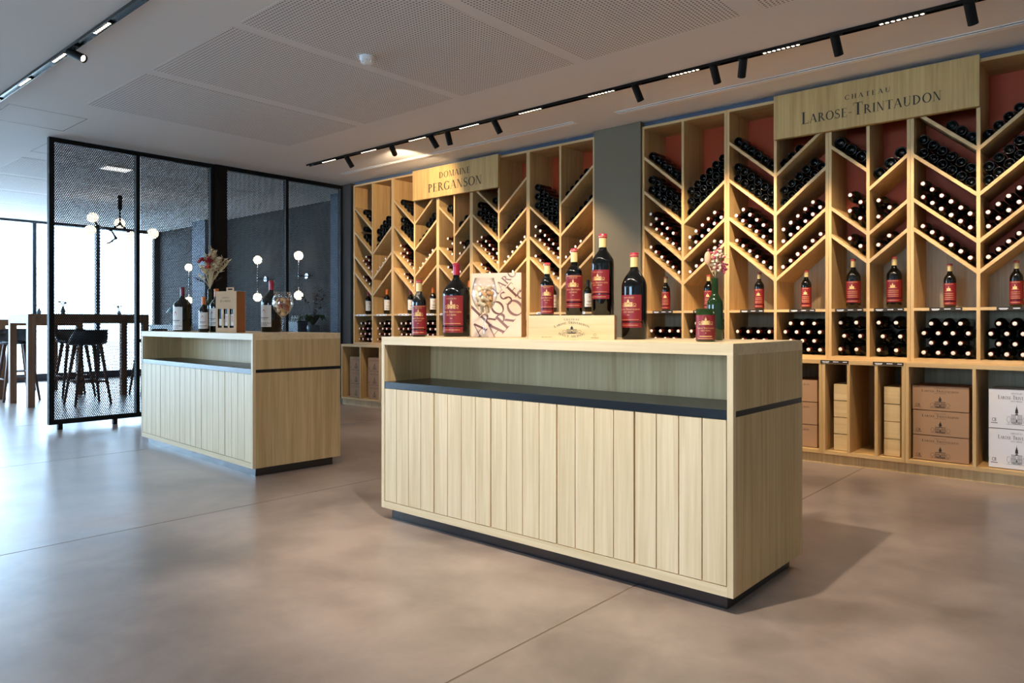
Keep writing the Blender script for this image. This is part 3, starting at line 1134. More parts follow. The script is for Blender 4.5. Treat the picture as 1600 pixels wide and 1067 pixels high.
def standing_bottle(name, label, loc, h, r, face=0.0, glass=None, sh=0.62, nk=0.80, cap=(0.83, 'gold'), lab=None, kind='red',
                    span=200, detail=True, group=None, cat='bottle'):
    """lab: (lowest, highest) as shares of the height; kind: red or white label"""
    t = thing(name, label, cat, loc, face, group)
    key = (name, round(h, 4), round(r, 4), sh, nk, cap, lab, kind, span, detail, glass.name if glass else '')
    if key not in _cache:
        g = glass or GLASSD
        nr = neck_radius(h)
        parts = []
        parts.append(('glass_body', MB().lathe(bottle_profile(h, r, sh, nk, punt=False), g, 32).mesh('glass_body'), None))
        if cap:
            zc = cap[0] * h
            cm = {'gold': CAPGOL, 'crimson': CAPCRI, 'maroon': CAPMAR, 'orange': CAPORA, 'black': CAPBLK, 'red': CAPCRI}[cap[1]]
            e = nr + 0.0009
            mb = MB().lathe([(e, zc), (e, h * 0.955)], cm, 20)
            if cap[1] != 'gold':
                mb.lathe([(e, h * 0.955), (e + 0.0012, h * 0.96), (e + 0.0012, h - 0.002), (e - 0.002, h + 0.001), (0, h + 0.001)], cm, 20)
            parts.append(('capsule', mb.mesh('capsule'), None))
            if cap[1] == 'gold':
                mb = MB().lathe([(e + 0.0006, h * 0.95), (e + 0.0016, h * 0.955), (e + 0.0016, h - 0.002), (e - 0.002, h + 0.001), (0, h + 0.001)], CAPCRI, 20)
                mb.lathe([(e + 0.0017, h * 0.968), (e + 0.0017, h * 0.974)], CAPGOL, 20)
                parts.append(('capsule_top', mb.mesh('capsule_top'), 'capsule'))
        if lab:
            z0, z1 = lab[0] * h, lab[1] * h
            H = z1 - z0
            sp = radians(span)
            if kind == 'red':
                mb = label_patch(r, z0 + 0.19 * H, z1, sp, LABRED, 0.0005)
                mb.merge(label_patch(r, z0, z0 + 0.155 * H, sp, LABRED, 0.0005))
                parts.append(('label', mb.mesh('label'), None))
                W = min(r * sp, r * 2.3)
                A = Art()
                lw = H * 0.009
                if detail:
                    A.text('CHATEAU', -W * 0.22, W * 0.22, z0 + 0.90 * H, H * 0.035, 1, 0.3)
                    chateau(A, 0, z0 + 0.64 * H, W * 0.62, H * 0.24, lw)
                    A.text('Larose-Trintaudon', -W * 0.44, W * 0.44, z0 + 0.535 * H, H * 0.055, 0.75)
                    A.text('HAUT-MEDOC', -W * 0.22, W * 0.22, z0 + 0.455 * H, H * 0.04, 1, 0.2)
                    A.rect(-W * 0.05, z0 + 0.38 * H, W * 0.05, z0 + 0.39 * H)
                    A.rect(-W * 0.3, z0 + 0.305 * H, W * 0.3, z0 + 0.305 * H)
                    A.rect(-W * 0.4, z0 + 0.24 * H, W * 0.4, z0 + 0.248 * H)
                    A.rect(-W * 0.36, z0 + 0.068 * H, W * 0.36, z0 + 0.078 * H)
                    if span > 150:
                        A.rect(-W * 0.48, z0 + 0.965 * H, W * 0.48, z0 + 0.975 * H)
                else:
                    chateau(A, 0, z0 + 0.64 * H, W * 0.5, H * 0.22, H * 0.012, False)
                    for q in (0.94, 0.52, 0.44, 0.34, 0.26, 0.07):
                        A.rect(-W * 0.34, z0 + q * H, W * 0.34, z0 + (q + 0.012) * H)
                pm_ = MB()
                A.wrap(pm_, GOLD, r + 0.0010)
                parts.append(('label_print', pm_.mesh('label_print'), 'label'))
            else:
                parts.append(('label', label_patch(r, z0, z1, sp, LABWHT, 0.0005).mesh('label'), None))
                W = min(r * sp, r * 2.0)
                A = Art()
                A.rect(-W * 0.34, z0 + 0.40 * H, W * 0.34, z0 + 0.43 * H)
                A.rect(-W * 0.24, z0 + 0.34 * H, W * 0.24, z0 + 0.36 * H)
                A.rect(-W * 0.46, z0 + 0.155 * H, W * 0.46, z0 + 0.19 * H)
                A.rect(-W * 0.28, z0 + 0.08 * H, W * 0.28, z0 + 0.10 * H)
                pm_ = MB()
                A.wrap(pm_, INKG, r + 0.0010)
                B = Art().rect(-W * 0.12, z0 + 0.66 * H, W * 0.10, z0 + 0.74 * H).rect(-W * 0.05, z0 + 0.74 * H, W * 0.05, z0 + 0.80 * H)
                B.wrap(pm_, INKR, r + 0.0010)
                parts.append(('label_print', pm_.mesh('label_print'), 'label'))
        _cache[key] = parts
    made = {}
    for n, me, par in _cache[key]:
        made[n] = put(n, me, made.get(par, t))
    return t


def facing(x, y, turn=0.0):
    """turn about z so that a front looking to -y looks at the room's middle, then by turn degrees"""
    return atan2(-y, -x) + pi / 2 + radians(turn)


# ---- bottles on the display shelf of the racks
ZD = 1.1405
for k, x in enumerate((-3.205, -2.80, -2.358, -1.985, -1.641, -1.364, -1.015, -0.637)):
    big = k in (4, 5)
    standing_bottle('display_bottle', '%sred label bottle standing on display shelf, %s column right of the pillar' % ('large ' if big else '', ORD[k]),
                    (x, 5.755, ZD), 0.372 if big else 0.302, 0.0505 if big else 0.0375, facing(x, 5.75, -12), lab=(0.12, 0.55) if big else (0.06, 0.56), detail=False,
                    group='red label bottles on the display shelf')
for k, (x, h, r, cap) in enumerate(((-7.433, 0.29, 0.037, 'red'), (-7.066, 0.305, 0.037, 'orange'), (-6.624, 0.29, 0.037, 'red'), (-6.231, 0.30, 0.037, 'orange'),
                                    (-5.90, 0.35, 0.045, 'orange'), (-5.64, 0.36, 0.045, 'orange'), (-4.47, 0.30, 0.037, 'black'), (-4.045, 0.305, 0.037, 'black'))):
    lab = ('white label bottle with %s capsule on display shelf, %s' % (cap, ORD[k] + ' from the far left') if k < 6 else
           ('white label bottle with black capsule behind the small half bottle', 'white label bottle with black capsule nearest the grey pillar')[k - 6])
    standing_bottle('display_bottle', lab, (x, 5.755, ZD), h, r, facing(x, 5.75, 25), cap=(0.80, cap), lab=(0.16, 0.58), kind='white', span=170, detail=False,
                    group='white label bottles on the display shelf')

# ---- on the front counter
ZT = 0.9645
standing_bottle('wine_bottle', 'standard red label bottle at the left end of the front counter', (-2.923, 2.60, ZT), 0.300, 0.0385, facing(-2.923, 2.6, -8),
                sh=0.60, nk=0.78, cap=(0.80, 'gold'), lab=(0.035, 0.55), span=230, cat='bottle')
standing_bottle('wine_bottle', 'huge fat red label bottle with crimson capsule beside the printed tote', (-2.793, 2.75, ZT), 0.392, 0.0735, facing(-2.793, 2.75, -22),
                sh=0.56, nk=0.80, cap=(0.84, 'crimson'), lab=(0.055, 0.555), span=100)
CASE = (-1.907, 2.583)
AC = radians(29)
ZK = 1.0715
standing_bottle('wine_bottle', 'half size red label bottle, smallest on top of the wooden case', (-2.085, 2.640, ZK), 0.243, 0.0305, facing(-2.085, 2.64, -5),
                sh=0.58, nk=0.75, cap=(0.79, 'gold'), lab=(0.035, 0.57), span=230)
standing_bottle('wine_bottle', 'middle red label bottle standing on top of the wooden case', (-1.991, 2.722, ZK), 0.308, 0.0385, facing(-1.991, 2.722, -8),
                sh=0.62, nk=0.76, cap=(0.80, 'gold'), lab=(0.115, 0.60), span=230)
standing_bottle('wine_bottle', 'tallest red label bottle, at the right end of the wooden case', (-1.891, 2.809, ZK), 0.376, 0.0515, facing(-1.891, 2.809, -28),
                sh=0.63, nk=0.82, cap=(0.835, 'gold'), lab=(0.20, 0.555), span=125)
standing_bottle('wine_bottle', 'large red label bottle standing on the counter right of the wooden case', (-1.730, 2.820, ZT), 0.387, 0.0565, facing(-1.73, 2.82, -28),
                sh=0.60, nk=0.82, cap=(0.835, 'gold'), lab=(0.135, 0.51), span=125)

# printed tote
t = thing('printed_tote', 'cream printed tote box lettered LAROSE on the front counter', 'gift box', (-2.526, 2.773, ZT), radians(25))
TW, TH_, TD = 0.135, 0.330, 0.09
mb = MB().box(-TW, TW, 0, TD, 0, TH_, TOTE)
mb.build('box_body', t)
MB().box(TW, TW + 0.0012, 0.001, TD - 0.001, 0.001, TH_ - 0.001, TOTES).build('side_panel', t)
a_ = radians(47)


def diag(cx, cy, h, word, k, ink, spacing=0.06):
    """slanting word; the middle of its letter number k lies at cx, cy"""
    x = sum(glyph(c)[1] + spacing for c in word[:k]) + glyph(word[k])[1] / 2
    A = Art().text(word, -x * h, None, -h / 2, h, 1, spacing)
    A.xform(lambda a, b: (cx + a * cos(a_) - b * sin(a_), cy + a * sin(a_) + b * cos(a_)))
    A.clip(-TW, 0.0, TW, TH_)
    q = MB()
    A.flat(q, ink, -0.0008)
    q.build('lettering', t)


diag(-0.006, 0.035, 0.086, 'LAROSE', 1, INKTAU)
diag(-0.092, 0.044, 0.072, 'LAROSE', 1, INKBR, 0.16)
diag(0.0275, 0.2685, 0.045, 'LAROSE', 1, INKTAU)
diag(-0.106, 0.148, 0.080, 'L', 0, INKBR)
q = MB()
Art().text('LAROSE TRINTAUDON', 0, 0.23, -0.007, 0.014, 1, 0.1).flat(q, INKB, 0)
q.v = [(TW + 0.002, TD / 2 - z, 0.29 - x) for x, y, z in q.v]
q.build('side_lettering', t)

# wooden case
t = thing('wooden_wine_case', 'pale wooden wine case with printed mansion emblem carrying three bottles', 'wine case', (CASE[0], CASE[1], ZT), AC)
CW, CH = 0.190, 0.106
MB().box(-CW, CW, 0, 0.012, 0, CH, PINE).build('front_board', t)
MB().box(-CW, CW, 0.138, 0.15, 0, CH, PINE).build('back_board', t)
for s in (-1, 1):
    MB().box(s * CW - (0.012 if s > 0 else 0), s * CW + (0.012 if s < 0 else 0), 0.012, 0.138, 0, CH, KRAFT).build('end_board', t)
MB().box(-CW + 0.012, CW - 0.012, 0.012, 0.138, CH - 0.012, CH, PINE).build('lid', t)
q = MB()
A = Art()


def bow(cx, R, y0, sgn):
    def fn(x, y):
        a = (x - cx) / R
        if sgn > 0:
            return (cx + (R + y - y0) * sin(a), y0 + (R + y - y0) * cos(a) - R)
        return (cx + (R - (y - y0)) * sin(a), y0 - (R - (y - y0)) * cos(a) + R)
    return fn


A.text('CHATEAU', -0.030, 0.038, 0.084, 0.008, 1, 0.35)
A.text('Larose-Trintaudon', -0.075, 0.083, 0.070, 0.011, 0.78, 0.1, bow(0.004, 0.16, 0.070, 1))
chateau(A, 0.004, 0.026, 0.085, 0.036, 0.0009)
A.text('HAUT-MEDOC', -0.058, 0.066, 0.009, 0.009, 1, 0.15, bow(0.004, 0.13, 0.009, -1))
A.ring(0.105, 0.020, 0.006, 0.006, 0.0012, 0, 360, 10)
A.rect(0.088, 0.007, 0.122, 0.0085)
A.text('MIS EN BOUTEILLE', -0.130, -0.085, 0.008, 0.005)
A.flat(q, INKB, -0.0008)
q.build('print', t)
MB().lathe([(0, -0.0012), (0.004, -0.0012), (0.004, 0.0)], TABLEW, 10).build('knot', t, (0.150, 0, 0.058), (radians(90), 0, 0))
MB().lathe([(0, -0.0012), (0.003, -0.0012), (0.003, 0.0)], TABLEW, 10).build('knot', t, (0.168, 0, 0.040), (radians(90), 0, 0))

# candle in a cut bottle, green bottle with a dried flower
t = thing('bottle_candle', 'short cut bottle candle with red label near the counter right end', 'candle', (-1.302, 2.652, ZT), facing(-1.302, 2.652, 0))
r_, h_ = 0.0378, 0.128
MB().lathe([(0, 0), (r_ * 0.93, 0), (r_, 0.004), (r_, h_), (r_ - 0.003, h_), (r_ - 0.003, h_ - 0.02)], GLASSG, 32).build('glass_cup', t)
MB().lathe([(r_ - 0.003, h_ - 0.022), (0, h_ - 0.022)], CAPWHT, 24).build('wax', t)
MB().tube([(0, 0, h_ - 0.022), (0.001, 0, h_ - 0.010)], 0.001, INKB, 6).build('wick', t)
lb = label_patch(r_, 0.008, 0.104, radians(210), LABRED, 0.0005).build('label', t)
A = Art()
W = r_ * 2.1
A.poly([(-0.012, 0.066), (0.012, 0.066), (0.009, 0.082), (-0.009, 0.082)])
chateau(A, 0, 0.066, W * 0.75, 0.03, 0.0011)
A.text('Larose-Trintaudon', -W * 0.46, W * 0.46, 0.050, 0.007, 0.75)
A.text('HAUT-MEDOC', -W * 0.24, W * 0.24, 0.041, 0.0045)
A.rect(-0.002, 0.033, 0.002, 0.035).rect(-W * 0.32, 0.020, W * 0.32, 0.0225).rect(-W * 0.4, 0.012, W * 0.4, 0.0135)
q = MB()
A.wrap(q, GOLD, r_ + 0.001)
q.build('label_print', lb)

standing_bottle('green_bottle', 'empty green glass bottle holding a dried flower behind the candle', (-1.372, 2.880, ZT), 0.262, 0.0335, 0, glass=GLASSG, sh=0.56, nk=0.76, cap=None)
t = thing('dried_flower', 'pale pink and peach dried flower sprig in the green bottle', 'dried flowers', (-1.372, 2.880, ZT + 0.262))
MB().tube([(0, 0, 0.001), (0.002, 0, 0.02), (0.004, 0, 0.10)], 0.0015, DRY, 6).build('stem', t)
RV = Vector((0.754, 0.657, 0))
rnd = random.Random(3)


def sprig(par, name, c, n, spread, mats, r0, r1):
    mb = MB()
    for i in range(n):
        p = Vector(c) + Vector((rnd.gauss(0, spread[0]), rnd.gauss(0, spread[0]), rnd.gauss(0, spread[1])))
        mb.sphere(p, rnd.uniform(r0, r1), rnd.choice(mats), 7, 5, (1, 1, rnd.uniform(0.7, 1.3)))
    return mb.build(name, par)


sprig(t, 'white_blossom', (0.006, 0.002, 0.048), 36, (0.010, 0.013), [DRY2, DRYP], 0.003, 0.006)
sprig(t, 'white_blossom', RV * 0.012 + Vector((0, 0, 0.090)), 70, (0.014, 0.024), [DRY2, DRY2, DRY2, DRYP], 0.004, 0.008)
sprig(t, 'pink_blossom', RV * 0.036 + Vector((0, 0, 0.050)), 22, (0.006, 0.012), [DRYP], 0.004, 0.008)
mb = MB()
mb.sphere(-RV * 0.030 + Vector((0, 0, 0.085)), 0.016, PEACH, 12, 8, (0.9, 0.9, 1.8))
mb.tube([-RV * 0.030 + Vector((0, 0, 0.06)), (-0.005, -0.004, 0.012), (0, 0, 0.003)], 0.0012, DRY, 5)
mb.build('peach_petal', t)
mb = MB()
for k in range(9):
    a = rnd.uniform(0, 6.28)
    mb.tube([(0, 0, 0.01), RV * rnd.uniform(-0.03, 0.04) + Vector((0, 0, rnd.uniform(0.08, 0.14)))], [0.0008, 0.0004], DRY, 4)
mb.build('fine_stems', t)


def goblet(label, loc, h, rb, corks_label, grp, npc):
    t = thing('wine_glass', label, 'glass', loc)
    zb = h * 0.40
    prof = [(0, 0.001), (rb * 0.55, 0.002), (rb * 0.55, 0.004), (rb * 0.1, 0.008), (0.0055, 0.02), (0.0050, zb * 0.6), (0.0075, zb * 0.9)]
    bowl = [(0.0075, zb * 0.9), (rb * 0.35, zb * 1.08), (rb * 0.72, zb + (h - zb) * 0.22), (rb * 0.95, zb + (h - zb) * 0.40), (rb, zb + (h - zb) * 0.52), (rb * 0.93, zb + (h - zb) * 0.74), (rb * 0.74, h)]
    MB().lathe(prof, GOBLET, 28).build('stem_and_foot', t)
    inner = [(max(r - 0.0016, 0.001), z + 0.001) for r, z in bowl][::-1]
    MB().lathe(bowl + [(bowl[-1][0] - 0.0016, h)] + inner[1:], GOBLET, 28).build('bowl', t)
    # corks: each its own thing, piled inside the bowl
    cm = {}
    for m in (CORK, CORKP, CORKR):
        cm[m] = MB().lathe([(0, -0.019), (0.0092, -0.019), (0.0102, -0.017), (0.0102, 0.017), (0.0092, 0.019), (0, 0.019)], m, 12).mesh('cork')
    rr = random.Random(npc)
    levels = [(0.10, 0.30, 2), (0.24, 0.52, 5), (0.38, 0.62, 6), (0.52, 0.62, 6), (0.65, 0.52, 4)]
    for f, k, n in levels:
        z = zb + (h - zb) * f + 0.006
        rad = max(rb * k - 0.006, 0.0)
        ph = rr.uniform(0, 6.28)
        for i in range(n):
            a = ph + 2 * pi * i / n
            o = put('cork', cm[rr.choice((CORK, CORK, CORKP, CORKR) if npc == 2 else (CORKP, CORKP, CORK))], None,  # front glass gets paler corks, strong spotlight put into their colour
                    (loc[0] + rad * cos(a), loc[1] + rad * sin(a), loc[2] + z), (rr.uniform(0.4, 1.4) if f > 0.2 else 0.25, rr.uniform(-0.5, 0.5), a + rr.uniform(-0.4, 0.4)))
            tag(o, corks_label, 'cork', grp)
    return t


goblet('large stemmed glass full of corks in front of the cream tote', (-2.434, 2.588, ZT), 0.292, 0.063, 'wine cork piled in the glass in front of the cream tote', 'corks in the front counter glass', 1)

# ---- on the far counter
U2, V2 = Vector((cos(A2), sin(A2), 0)), Vector((-sin(A2), cos(A2), 0))


def far_counter(a, b):
    p = Vector((-4.497, 2.523, 0)) + a * U2 + b * V2
    return (p.x, p.y, ZT)


def fb(name, label, a, b, h, r, **kw):
    p = far_counter(a, b)
    turn = kw.pop('turn', 0)
    return standing_bottle(name, label, p, h, r, facing(p[0], p[1], turn), kind='white', **kw)


fb('wine_bottle', 'big fat white label bottle at the left end of the far counter', -1.67, 0.20, 0.372, 0.073, turn=-48, sh=0.55, nk=0.78, cap=(0.81, 'maroon'), lab=(0.03, 0.55), span=95)
fb('wine_bottle', 'small white label bottle with orange capsule left of the taller one', -1.01, 0.10, 0.272, 0.036, turn=-15, sh=0.58, nk=0.76, cap=(0.78, 'orange'), lab=(0.10, 0.56), span=150)
fb('wine_bottle', 'taller white label bottle with orange capsule beside the kraft gift box', -1.01, 0.20, 0.338, 0.050, turn=-40, sh=0.58, nk=0.78, cap=(0.82, 'orange'), lab=(0.14, 0.55), span=110)
fb('wine_bottle', 'big white label bottle with red capsule behind the far glass of corks', -0.70, 0.50, 0.402, 0.076, turn=-48, sh=0.56, nk=0.79, cap=(0.82, 'crimson'), lab=(0.10, 0.52), span=95)
p_ = far_counter(-1.64, 0.42)
standing_bottle('green_bottle', 'green glass bottle used as a vase on the far counter', p_, 0.362, 0.042, 0, glass=GLASSG, sh=0.60, nk=0.78, cap=None)
t = thing('dried_bouquet', 'dried bouquet of beige grasses and red flowers on the far counter', 'dried flowers', (p_[0], p_[1], ZT + 0.362))
rnd = random.Random(11)


def stalk(dx, dz, name, m, r0=0.0016, plume=None, n=9):
    """one stem leaning dx along the view's horizontal, reaching dz up"""
    dep = rnd.uniform(-0.05, 0.05)
    F2 = Vector((-0.657, 0.754, 0))
    tip = RV * dx + F2 * dep + Vector((0, 0, dz))
    mid = RV * dx * 0.35 + F2 * dep * 0.4 + Vector((0, 0, dz * 0.55))
    mb = MB()
    pts = [Vector((0, 0, 0.0022)), Vector((0, 0, 0.02)) + RV * dx * 0.05, mid, tip]
    mb.tube(pts, [r0, r0, r0 * 0.8, r0 * 0.4], m, 5)
    if plume:
        for i in range(n):
            s = i / n
            c = mid.lerp(tip, 0.25 + 0.85 * s)
            d = Vector((rnd.uniform(-1, 1), rnd.uniform(-1, 1), rnd.uniform(0.3, 1.2))).normalized()
            mb.tube([c, c + d * plume * (1 - 0.5 * s)], [0.0055, 0.0012], m, 4)
    mb.build(name, t)


for k in range(34):
    dx = rnd.triangular(-0.10, 0.17, 0.05)
    stalk(dx, 0.34 - 0.55 * abs(dx - 0.03) + rnd.uniform(-0.13, 0.02), 'grass_plume', rnd.choice([DRY, DRY2, DRY]), 0.003, 0.045, 18)
for dx, dz in ((-0.06, 0.17), (-0.09, 0.12), (0.00, 0.16), (0.04, 0.12)):
    stalk(dx, dz, 'grass_plume', DRY2, 0.003, 0.035, 16)
stalk(-0.135, 0.10, 'brown_sprig', DRYB, 0.003, 0.02, 10)
stalk(0.10, 0.10, 'brown_sprig', DRYB, 0.002, 0.02, 8)
for c, m, n, s in ((-0.005, [DRYR], 30, 0.020), (-0.060, [DRYR], 20, 0.012), (0.022, [DRYR], 18, 0.014), (0.000, [DRYC], 16, 0.012)):
    z = 0.245 if m[0] is DRYR else 0.195
    sprig(t, 'red_flower' if m[0] is DRYR else 'coral_flower', RV * c + Vector((0.03, -0.03, z)), n, (s, s * 0.8), m, 0.005, 0.010)

# kraft gift box with three windows
p_ = far_counter(-0.62, 0.10)
t = thing('gift_box', 'kraft cardboard gift box with three bottle windows and carry handle', 'gift box', p_, A2 + radians(22))
GW, GH, GD = 0.098, 0.305, 0.09
wz0, wz1 = 0.035, 0.175
f = MB()
xs = [-GW, -0.078, -0.040, -0.022, 0.016, 0.034, 0.072, GW]
f.box(-GW, GW, 0, 0.002, 0, wz0, KRAFT).box(-GW, GW, 0, 0.002, wz1, GH, KRAFT)
for a, b in ((xs[0], xs[1]), (xs[2], xs[3]), (xs[4], xs[5]), (xs[6], xs[7])):
    f.box(a, b, 0, 0.002, wz0, wz1, KRAFT)
f.build('windowed_front', t)
MB().box(GW - 0.002, GW, 0.002, GD, 0, GH, KRAFTS).build('side_panel', t)
MB().box(-GW, -GW + 0.002, 0.002, GD, 0, GH, KRAFTS).build('side_panel', t)
MB().box(-GW, GW, GD, GD + 0.002, 0, GH, KRAFT).build('back_panel', t)
MB().box(-GW, GW, 0.002, GD, GH - 0.002, GH, KRAFT).build('top_panel', t)
h = MB().box(-0.035, 0.035, 0.040, 0.044, GH, GH + 0.010, KRAFT)
h.box(-0.035, -0.022, 0.040, 0.044, GH + 0.010, GH + 0.022, KRAFT).box(0.022, 0.035, 0.040, 0.044, GH + 0.010, GH + 0.022, KRAFT).box(-0.035, 0.035, 0.040, 0.044, GH + 0.022, GH + 0.030, KRAFT)
h.build('carry_handle', t)
q = MB()
A = Art().text('DOMAINES', -0.035, 0.03, 0.252, 0.010).text('DE LAROSE', -0.055, 0.045, 0.225, 0.015)
A.flat(q, INKB, -0.0008)
q.build('print', t)
for k, cx in enumerate((-0.059, -0.003, 0.053)):
    nm = ('left', 'middle', 'right')[k]
    b = thing('boxed_bottle', '%s bottle seen through the window of the kraft gift box' % nm, 'bottle', (0, 0, 0))
    wp = Matrix.Translation(p_) @ Matrix.Rotation(A2 + radians(22), 4, 'Z') @ Vector((cx, 0.032, 0.001))
    b.location = wp
    b.rotation_euler = (0, 0, A2 + radians(22))
    MB().lathe(bottle_profile(0.27, 0.0265, 0.66, 0.8, punt=False), GLASSD, 20).build('glass_body', b)
    lb = label_patch(0.0265, 0.05, 0.135 if k else 0.10, radians(150), LABWHT, 0.0005).build('label', b)
    if k:
        q = MB()
        Art().rect(-0.007, 0.075, 0.005, 0.125).wrap(q, INKR, 0.0275)
        q.build('label_print', lb)

gp = far_counter(-0.15, 0.30)
goblet('large stemmed glass full of corks on the far counter', gp, 0.292, 0.073, 'wine cork piled in the glass on the far counter', 'corks in the far counter glass', 2)

# ================================================================== CARTONS AND CASES IN THE BASE CABINETS


def carton(label, x0, x1, z0, z1, y0, depth, m, group, mono=True):
    t = thing('wine_carton', label, 'carton', ((x0 + x1) / 2, y0, z0), 0, group)
    W, H = x1 - x0, z1 - z0
    key = ('carton', round(W, 3), round(H, 3), m.name)
    if key not in _cache:
        b = MB().box(-W / 2, W / 2, 0, depth, 0.004, H, m).box(-W / 2 + 0.005, W / 2 - 0.005, 0.008, depth - 0.005, 0, 0.004, INKB).mesh('box_body')
        l = MB().box(-W / 2 + 0.002, W / 2 - 0.002, 0.002, depth - 0.002, H, H + 0.0008, KRAFTS if m is CARTON else m).mesh('lid_flap')
        A = Art()
        A.text('CHATEAU', -W * 0.10, W * 0.10, H * 0.885, H * 0.045, 1, 0.3)
        A.text('Larose-Trintaudon', -W * 0.33, W * 0.33, H * 0.755, H * 0.10, 0.74, 0.08)
        A.text('HAUT-MEDOC', -W * 0.10, W * 0.10, H * 0.695, H * 0.03)
        chateau(A, 0, H * 0.12, W * 0.36, H * 0.50, 0.0013)
        A.text('CB', -W * 0.44, -W * 0.36, H * 0.18, H * 0.09, 1, 0.05)
        A.rect(-W * 0.46, H * 0.135, -W * 0.34, H * 0.15)
        q = MB()
        A.flat(q, INKB)
        _cache[key] = (b, l, q.mesh('print'))
    b, l, q = _cache[key]
    put('box_body', b, t)
    put('lid_flap', l, t)
    put('print', q, t)
    return t


POSN = ('bottom', 'middle', 'top')
for k in range(3):
    carton('brown printed wine carton, %s of the stack at right of the base cabinets' % POSN[k], -1.208 + 0.004 * (k < 2) - 0.006, -0.875 - 0.004, 0.099 + 0.170 * k, 0.099 + 0.170 * k + 0.168, 5.60 + 0.002 * k, 0.26, CARTON, 'stacked brown cartons')
for k in range(2):
    carton('white printed wine carton, %s of the two at the right edge' % ('lower', 'upper')[k], -0.768, -0.768 + 0.30, 0.099 + 0.256 * k, 0.099 + 0.256 * k + 0.254, 5.60, 0.26, CARTONW, 'stacked white cartons')
for k in range(3):
    carton('brown wine carton, %s of the stack just behind the front counter end' % POSN[k], -2.185, -1.852, 0.099 + 0.170 * k, 0.099 + 0.170 * k + 0.168, 5.60, 0.26, CARTON, 'stacked brown cartons')
for j, (x0, nm) in enumerate(((-7.606, 'left'), (-7.238, 'right'))):
    for k in range(3):
        carton('shaded printed carton, %s of the %s stack at the far left cabinet' % (POSN[k], nm), x0, x0 + 0.255, 0.099 + 0.170 * k, 0.099 + 0.170 * k + 0.168, 5.60, 0.26, CARTON, 'stacked far cartons')
for j, (x0, x1, nm) in enumerate(((-1.732, -1.632, 'left'), (-1.392, -1.290, 'right'))):
    for k in range(4):
        t = thing('wooden_wine_case', 'slim pale wooden case, %s of the four in the %s narrow bay' % (('lowest', 'second lowest', 'second highest', 'highest')[k], nm), 'wine case',
                  ((x0 + x1) / 2, 5.60, 0.099 + 0.1225 * k), 0, 'slim wooden cases in narrow bays')
        w = (x1 - x0) / 2
        MB().box(-w, w, 0, 0.010, 0.003, 0.1195, PINE).build('end_board', t)
        MB().box(-w, w, 0.010, 0.32, 0.0, 0.008, PINE).build('base_board', t)
        MB().box(-w, w, 0.010, 0.32, 0.112, 0.1205, PINE).build('lid', t)
        for s in (-1, 1):
            MB().box(s * w - (0.008 if s > 0 else 0), s * w + (0.008 if s < 0 else 0), 0.010, 0.32, 0.008, 0.112, PINE).build('side_board', t)
        if k == 3 and j == 0:
            MB().lathe([(0, -0.001), (0.012, -0.001), (0.012, 0)], INKB, 14).build('hand_hole', t, (0.004, 0, 0.075), (radians(90), 0, 0), )


# ================================================================== TRACK LIGHTS
def rail(label, xa, xb, y, mods, power):
    t = thing('track_rail', label, 'light track', (xa, y, ZC))
    L = xb - xa
    r = MB().box(0, L, -0.022, -0.018, -0.020, 0, TRACKM).box(0, L, 0.018, 0.022, -0.020, 0, TRACKM).box(0, L, -0.018, 0.018, -0.008, 0, TRACKM)
    r.build('rail', t)
    for xm in mods:
        m = MB().box(-0.125, 0.125, -0.017, 0.017, -0.018, -0.008, METAL).build('led_module', t, (xm - xa, 0, 0))
        d = MB()
        for k in range(8):
            x = -0.108 + k * 0.0309
            d.lathe([(0.0105, -0.0186), (0, -0.0186)], LEDM, 12, (x, 0, 0))
        d.build('led_row', m)
        l = bpy.data.lights.new('led_glow', 'SPOT')
        l.energy = power if xm > -4.5 or y > 4 else 0.35 * power
        l.color = (1.0, 0.88, 0.73)
        l.spot_size = radians(125)
        l.spot_blend = 1.0
        l.shadow_soft_size = 0.05
        o = bpy.data.objects.new('led_glow', l)
        COL.objects.link(o)
        o.parent = m
        o.location = (0, 0, -0.07)
    return t


rail('long black light track along the ceiling in front of the wine racks', -7.17, 1.3, 4.70, [-6.764, -6.066, -5.313, -4.612, -3.897, -3.181, -2.478, -1.782, -1.075, -0.37, 0.34, 1.04], 16)
rail('short visible black light track at the upper left of the ceiling', -8.2, 0.5, 1.68, [-7.73, -6.99, -6.232, -5.49, -4.742, -4.0, -3.25, -2.5, -1.75, -1.0, -0.25], 15)


def spotlight(label, x, y, aim, power, cone, color=(1.0, 0.74, 0.46)):
    t = thing('track_spotlight', label, 'spotlight', (x, y, ZC - 0.02), 0, 'black cylinder spotlights on the tracks')
    d = Vector(aim).normalized()
    MB().box(-0.035, 0.035, -0.015, 0.015, -0.002, 0.012, METAL).build('adapter', t)
    MB().tube([(0, 0, 0), (0, 0, -0.03)], 0.007, METAL, 8).build('yoke', t)
    q = d.to_track_quat('-Z', 'Y').to_euler()
    h = MB().lathe([(0, 0.05), (0.024, 0.05), (0.027, 0.047), None, (0.027, 0.047), (0.027, -0.078), None, (0.027, -0.078), (0.023, -0.078), (0.021, -0.066)][::-1], METAL, 24).build('lamp_head', t, (0, 0, -0.045), q)
    MB().lathe([(0.021, -0.066), (0, -0.066)], LEDM, 20).build('lens', h)
    l = bpy.data.lights.new('spot_beam', 'SPOT')
    l.energy = power
    l.color = color
    l.spot_size = radians(cone)
    l.spot_blend = 0.6
    l.shadow_soft_size = 0.02
    o = bpy.data.objects.new('spot_beam', l)
    COL.objects.link(o)
    o.parent = h
    o.location = (0, 0, -0.085)
    return t


